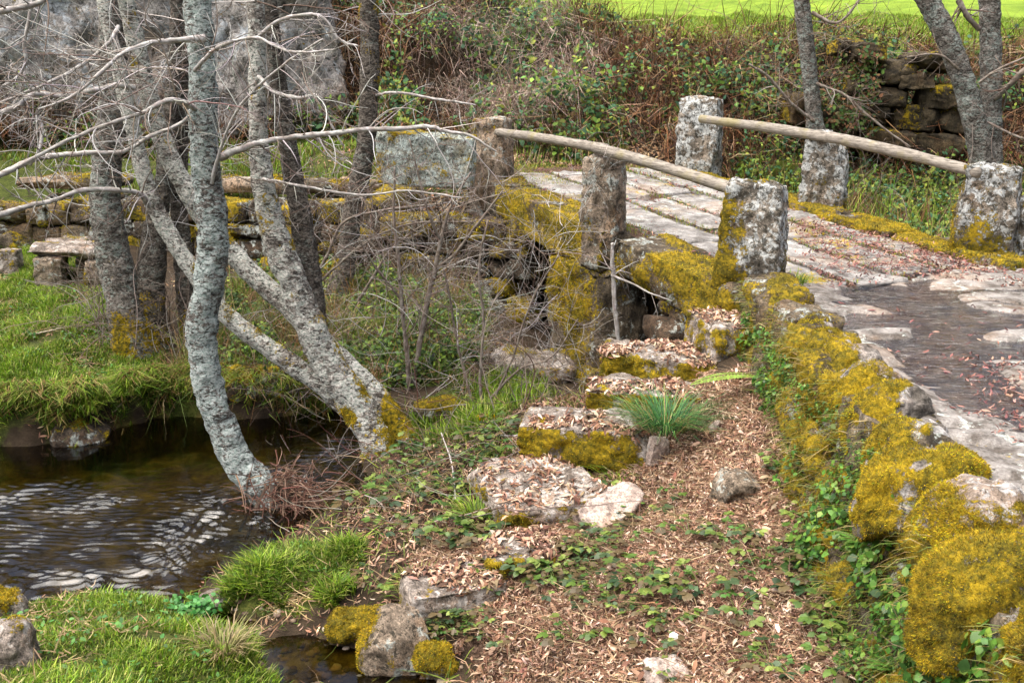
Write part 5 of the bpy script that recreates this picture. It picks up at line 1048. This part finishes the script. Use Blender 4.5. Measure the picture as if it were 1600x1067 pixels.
# grass tufts
def tuft(label, p, n, L, Wd, cols, spread=.05, out=.7, nm='grass_tuft'):
    P = np.array(p) + rng.normal(0, 1, (n, 3)) * np.array([spread, spread, .005]); o = unit(P - np.array(p) + 1e-4) * out + rng.normal(0, .25, (n, 3)); o[:, 2] = rng.uniform(-.5, .1, n)
    V, Q, T, A = blades(P, np.array([0, 0, 1.]) + o * .5, o, L * rng.uniform(.5, 1.2, n), Wd, cvar(n, cols, .2))
    tag(mk(nm, V, [Q, T], M_GRASS, None, tuple(p), A), label, 'plant', 'grass tufts')
TC = ((.03, .12, .035), (.05, .17, .045), (.08, .22, .05), (.02, .085, .03))
c = W(1040, 668, .80); tuft('dense bluish green grass tuft growing beside the stone steps', c, 620, .30, .0055, TC + ((.14, .30, .06), (.30, .24, .10)), .085, .95)
for lb, px, py, n_, L in (('green sedge tuft left of the wide leafy step', 745, 812, 260, .20), ('thin green tuft in front of the smooth pinkish slab', 965, 745, 110, .16), ('small green tuft at the foot of the near railing post', 1242, 447, 160, .14), ('leafy green tuft above the round boulder', 655, 925, 160, .14),
                          ('green tuft under the top step beside the wall', 1105, 555, 90, .14), ('grassy tuft among brambles behind the wide leafy step', 775, 715, 120, .14), ('overhanging sedge tuft on the bank under the mossy left trunk', 285, 612, 500, .30), ('overhanging sedge tuft at the dark bend of the far bank', 205, 622, 420, .28), ('sedge tuft on the far bank above the wet pale boulder', 140, 645, 420, .26), ('dry grass tuft between rivulet and near lawn', 350, 1020, 260, .18)):
    p = hit(px, py); z_ = p
    if py < 450: p = W(px, py, 1.46)
    tuft(lb, p, n_, L, .008, GC if 'dry' not in lb else ((.32, .25, .13), (.2, .2, .06)), .06, .7)
p = hit(305, 962); n = 260; P = p + rng.normal(0, 1, (n, 3)) * np.array([.07, .05, .03]) + np.array([0, 0, .05]); nn = unit(rng.normal(0, .5, (n, 3)) + np.array([0, -.3, 1])); f = rng.normal(size=(n, 3)); f = unit(f - (f * nn).sum(1)[:, None] * nn)
V, Q, T, A = leaves(P, f, nn, .035, .028, .1, cvar(n, ((.05, .20, .04), (.08, .26, .05)), .15)); wp = thing('water_plant', tuple(p), 'bright green cress like plant in the stream outflow', 'plant'); mk('foliage', V, [Q, T], M_LEAF, wp, attrs=A)
# ferns
def frond(acc, p, d, L, wd, col, droop=.5, n=26):
    d = unit(d); P = [np.array(p, float)]
    for i in range(n): d = unit(d + np.array([0, 0, -droop / n])); P.append(P[-1] + d * L / n)
    P = np.array(P); V, Q, T = tube(P, np.linspace(.004, .001, n + 1), 4); acc.add(V, Q, T, Col=np.repeat(np.array([[.16, .17, .05]]), len(V), 0))
    i = np.arange(2, n); D = unit(P[i + 1] - P[i]); s = unit(np.cross(D, np.array([0, 0, 1.]))); u = np.cross(s, D); w_ = wd * np.sin(np.clip((i / n) * 1.05 + .12, 0, 1) * np.pi) ** .8
    for sg in (-1, 1):
        V, Q, T, A = leaves(P[i], s * sg + D * .35 + u * -.12, u, w_, L / n * 1.15, -.1, cvar(len(i), (col,), .15)); acc.add(V, Q, T, **A)
def fern(label, p, fr, col):
    t = thing('fern', tuple(p), label, 'fern', 'ferns')
    for d, L, wd, dr in fr: a = Acc(); frond(a, p, d, L, wd, col, dr); a.build('frond', M_LEAF, t)
p = W(1195, 588, 1.12); p[0] -= .03; fern('bright fern frond reaching left from the causeway wall', p, [((-1, -.15, .30), .62, .10, .85)], (.20, .29, .05))
p = W(1085, 470, 1.20); fern('dark fern fronds hanging from the bridge abutment', p, [((-1, -.4, .5), .35, .05, .9), ((-.6, -.8, .4), .32, .05, 1.0), ((-.9, -.2, .8), .36, .05, 1.)], (.07, .12, .04))
p = hit(1215, 300); fern('yellow green fern clump behind the far railing posts', p, [((rng.normal(0, 1), -.5, .9), .8, .14, 1.) for i in range(7)], (.16, .20, .04))
p = hit(1335, 100); fern('small fern on the ledge of the ruined wall', p, [((rng.normal(0, 1), -.5, .6), .5, .09, 1.) for i in range(5)], (.12, .18, .04))
for lb, px, py, z in (('small bright ferns in the wall face below the fourth large moss cushion', 1385, 850, 1.0), ('leafy fern rosette at the foot of the wall near the bottom edge', 1425, 1045, .75)):
    p = W(px, py, z); p[0] = wallx(p[1]) - .06; fern(lb, p, [((-.8, rng.normal(0, .7), rng.uniform(.2, .9)), rng.uniform(.12, .2), .028, 1.) for i in range(9)], (.09, .20, .03))
# litter left by people, and the yellow leaf
p = hit(760, 664); a = Acc()
for i in range(3): V, Q, T, A = leaves((p + np.array([(-.05, 0, .05)[i], 0, .03]))[None], np.array([[(-.3, .1, .3)[i], -.2, 1.]]), np.array([[0, -1., .2]]), .07, .05, .2, None); a.add(V, Q, T)
tag(a.build('yellow_leaf', M_YELLOW, None, tuple(p)), 'orange yellow withered leaf behind the brambles left of the broad step', 'leaf')
p = hit(1057, 1004); V, Q, mo = stone((p[0], p[1], p[2] + .025), (.035, .025, .02), (.2, .3, .4), 950, 12, .5, .35, .01, 6); tag(mk('paper_scrap', V, Q, M_WHITE, None, tuple(p), smooth=False), 'crumpled white paper scrap lying on the leaf litter', 'litter')
